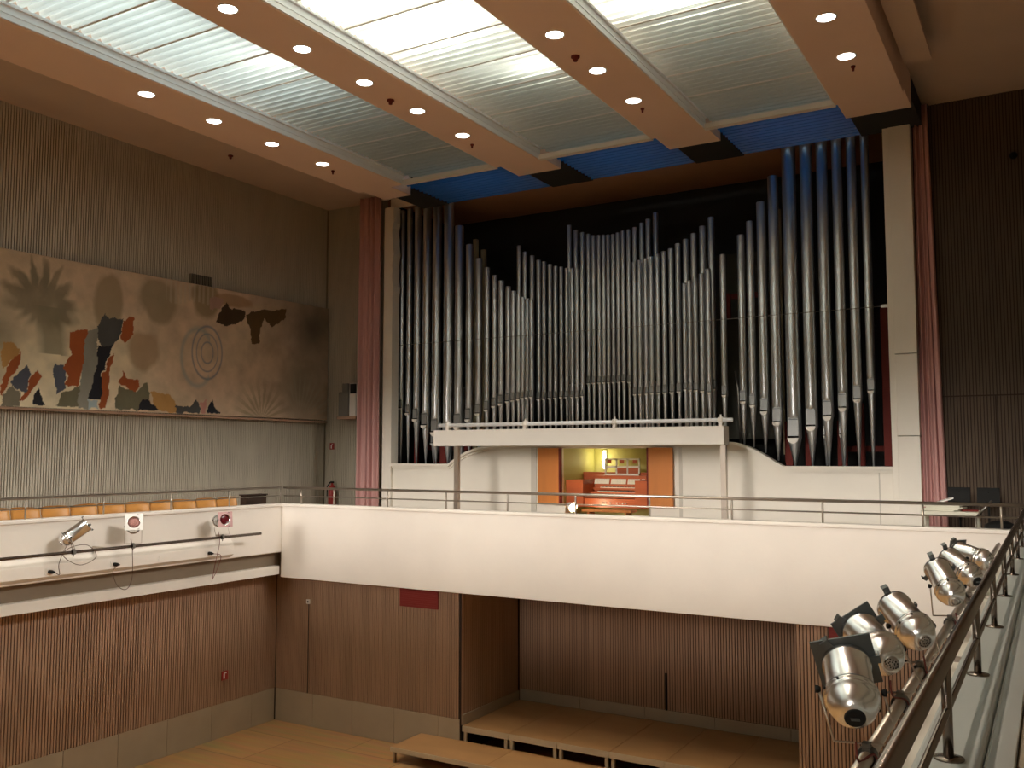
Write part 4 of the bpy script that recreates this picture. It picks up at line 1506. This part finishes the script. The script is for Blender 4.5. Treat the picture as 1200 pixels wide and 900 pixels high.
    pl, prt = piv - hs * wv, piv + hs * wv
    bl, brt = Vector((base.x, base.y, zb)) - hs * wv, Vector((base.x, base.y, zb)) + hs * wv
    m = MB()
    m.tube([pl, bl, brt, prt], 0.005, 6)
    m.build('yoke', M['steel'], t)
    for p, s2 in ((pl, -1), (prt, 1)):
        m = MB()
        m.lathe(p - hs * s2 * 0.008, hs * s2, [(0.008, 0), (0.013, 0.008), (0.013, 0.018)], 10)
        m.build('yoke_knob', M['black'], t)
    # hook clamp
    m = MB()
    pdir = Vector((0, 1, 0))
    m.lathe(base - pdir * 0.022, pdir, [(0.036, 0), (0.036, 0.044), (0.026, 0.044), (0.026, 0)], 16, cap=False)
    m.obox(base + Vector((0, 0, 0.035)), (0.014, 0, 0), (0, 0.018, 0), (0, 0, 0.014))
    m.cyl(base + Vector((0, 0, -0.03)), base + Vector((0.0, 0, -0.065)), 0.007)
    m.build('clamp', M['speaker'], t)
    return t


def cable(name, pts, label, parent=None, mt='cable', r=0.005):
    # smooth through points
    P = [Vector(p) for p in pts]
    out = []
    for i in range(len(P) - 1):
        p0, p1, p2, p3 = P[max(i - 1, 0)], P[i], P[i + 1], P[min(i + 2, len(P) - 1)]
        for k in range(8):
            t = k / 8
            out.append(0.5 * ((2 * p1) + (p2 - p0) * t + (2 * p0 - 5 * p1 + 4 * p2 - p3) * t * t + (3 * p1 - p0 - 3 * p2 + p3) * t ** 3))
    out.append(P[-1])
    m = MB()
    m.tube(out, r, 6)
    return tag(m.build(name, M[mt]), label, 'cable')


# right-hand row on the pipe outside the near ledge
RP = (-0.60, -1.045)
m = MB()
lp = thing('lighting_pipe', 'pale lighting pipe running along the outside of the near ledge', 'pipe', (-0.6, 7.0, -1.05))
m.cyl((RP[0], 1.5, RP[1]), (RP[0], 12.2, RP[1]), 0.024, seg=14)
m.build('tube', M['steel'], lp)
for y in (2.9, 5.3, 7.7, 10.1):
    m = MB()
    m.box(RP[0], -0.412, y - 0.015, y + 0.015, RP[1] - 0.012, RP[1] + 0.012)
    m.build('bracket', M['steel'], lp)
m = MB()
m.box(-0.56, -0.47, 1.5, 12.2, -1.16, -1.10)
tag(m.build('cable_tray', M['case_paint'], bevel=0.006), 'cream cable trunking running below the near lighting pipe', 'trunking')

CANS = [((-0.648, 3.449, -0.822), (-0.247, 0.873, 0.421), 3.454, 'dark', 'open', 'nearest aluminium spotlight with a dark square colour frame beside the near railing'),
        ((-0.692, 4.248, -0.817), (-0.499, 0.838, 0.222), 4.257, 'dark', 'grille', 'second nearest aluminium spotlight with dark frame and round perforated back'),
        ((-0.642, 4.898, -0.817), (-0.507, 0.795, 0.333), 4.914, None, 'grille', 'third nearest aluminium spotlight, frameless, pointing up and left'),
        ((-0.605, 6.299, -0.794), (-0.389, 0.76, 0.52), 6.4, None, 'plain', 'fourth nearest spotlight, bright and steeply tilted, its yoke below'),
        ((-0.593, 7.299, -0.807), (-0.614, 0.671, 0.417), 7.5, None, 'open', 'fifth nearest spotlight with a black round opening in its back'),
        ((-0.582, 8.298, -0.815), (-0.771, 0.606, 0.198), 8.6, 'dark', 'plain', 'farthest spotlight of the right row, seen from the side')]
for i, (c, d, yb, fr, vn, lab) in enumerate(CANS):
    par_can(c, d, (RP[0], yb, RP[1]), lab, 'spotlights on the right gallery', frame=fr, vent=vn, r=0.0885 if i < 3 else 0.083, L=(0.295, 0.33, 0.33, 0.32, 0.33, 0.33)[i], roll=(0.25, 0.6, 0, 0, 0, 0)[i], fsz=(1.2, 1.08, 1, 1, 1, 1.03)[i])
for (i, sx) in ((0, 0.0), (1, 0.02), (2, 0.05), (3, 0.0), (4, 0.0), (5, 0.03)):
    c, d, yb = Vector(CANS[i][0]), Vector(CANS[i][1]).normalized(), CANS[i][2]
    s = c - d * 0.15 - Vector((0, 0, 0.075))
    cable('spotlight_cable', [s, s + Vector((0.01, -0.01, -0.06)), (RP[0] + 0.03, yb - 0.03, RP[1] + 0.02), (RP[0] + 0.05, yb - 0.05, -1.10)],
          'thin red cable dropping from the %s spotlight of the right row' % (ORD[i] if i else 'nearest'), mt='red_cable', r=0.004)

# left-hand row on the left parapet
LPX, LPZ = -12.3, -1.41
lp = thing('lighting_pipe', 'brown steel lighting pipe held off the left parapet', 'pipe', (LPX, 9.5, LPZ))
m = MB()
m.cyl((LPX, 2.0, LPZ), (LPX, 12.08, LPZ), 0.024, seg=14)
m.build('tube', M['dark_steel'], lp)
for y in (6.6, 9.02, 11.42):
    m = MB()
    m.box(PX, LPX, y - 0.018, y + 0.018, LPZ - 0.015, LPZ + 0.015)
    m.build('bracket', M['steel'], lp)
m = MB()
tr = thing('cable_trunking', 'cream cable trunking with sockets along the foot of the left parapet', 'trunking', (PX + 0.05, 9.0, -1.82))
m.add([(PX, 2.0, -1.50), (PX + 0.09, 2.0, -1.60), (PX + 0.09, 2.0, -1.76), (PX, 2.0, -1.82), (PX, 11.75, -1.50), (PX + 0.09, 11.75, -1.60), (PX + 0.09, 11.75, -1.76), (PX, 11.75, -1.82)],
      [(0, 1, 2, 3), (4, 7, 6, 5), (0, 4, 5, 1), (1, 5, 6, 2), (2, 6, 7, 3)])
m.build('duct', M['plaster'], tr)
for y in (8.24, 9.31, 10.2, 11.16):
    m = MB()
    m.box(PX + 0.09, PX + 0.10, y - 0.05, y + 0.05, -1.73, -1.65)
    m.build('socket', M['white_paint'], tr)
for i, y in enumerate((8.24, 9.31, 11.16)):
    m = MB()
    m.lathe((PX + 0.10, y, -1.69), (0.8, 0.5, -0.1), [(0.022, 0), (0.028, 0.02), (0.026, 0.06), (0.008, 0.10)], 12)
    tag(m.build('cable_plug', M['black']), 'black plug in the left trunking below the %s spotlight' % ['side-on silver', 'white-framed', 'red-gelled'][i], 'plug', 'plugs in the left trunking')
g = 'spotlights on the left parapet'
par_can((-12.3, 8.42, -1.145), (0.30, 0.62, 0.50), (LPX, 8.42, LPZ), 'side-on polished silver spotlight on the left parapet, pointing up right', g, r=0.108, L=0.43, vent='plain')
par_can((-12.34, 9.45, -1.10), (0.72, -0.52, 0.34), (LPX, 9.42, LPZ), 'spotlight with a white square frame and pink lens on the left parapet', g, frame='white', gel='lens', r=0.10, L=0.36)
par_can((-12.34, 11.18, -1.12), (0.93, -0.30, 0.12), (LPX, 11.2, LPZ), 'spotlight with a deep red gel facing the hall at the end of the left pipe', g, frame='pink', gel='gel_red', r=0.10, L=0.36)
cable('spotlight_cable', [(-12.3, 8.32, -1.3), (-12.28, 8.25, -1.45), (-12.25, 8.5, -1.6), (-12.24, 8.75, -1.5), (-12.26, 8.6, -1.32), (-12.28, 8.3, -1.36), (-12.3, 8.2, -1.55), (-12.4, 8.28, -1.72), (PX + 0.18, 8.29, -1.70)],
      'looped brown cable hanging below the side-on silver spotlight')
cable('spotlight_cable', [(-12.3, 9.38, -1.3), (-12.28, 9.4, -1.5), (-12.3, 9.42, -1.9), (-12.35, 9.36, -2.06), (-12.45, 9.28, -2.0), (PX + 0.16, 9.26, -1.8), (PX + 0.18, 9.34, -1.70)],
      'long looped cable hanging below the white-framed spotlight')
cable('spotlight_cable', [(-12.3, 11.1, -1.3), (-12.28, 11.12, -1.5), (-12.34, 11.1, -1.8), (-12.4, 11.08, -2.15)],
      'red cable hanging straight down below the red-gelled spotlight', mt='red_cable')
cable('spotlight_cable', [(PX + 0.18, 11.21, -1.70), (PX + 0.26, 11.30, -1.74), (PX + 0.27, 11.22, -1.95), (PX + 0.28, 11.12, -2.1)],
      'short red cable curving out of the socket below the red-gelled spotlight', mt='red_cable')

# ------------------------------------------------------------------ lift everything so the stage floor is z = 0
for o in list(C.objects):
    if o.parent is None:
        o.location.z += EYE
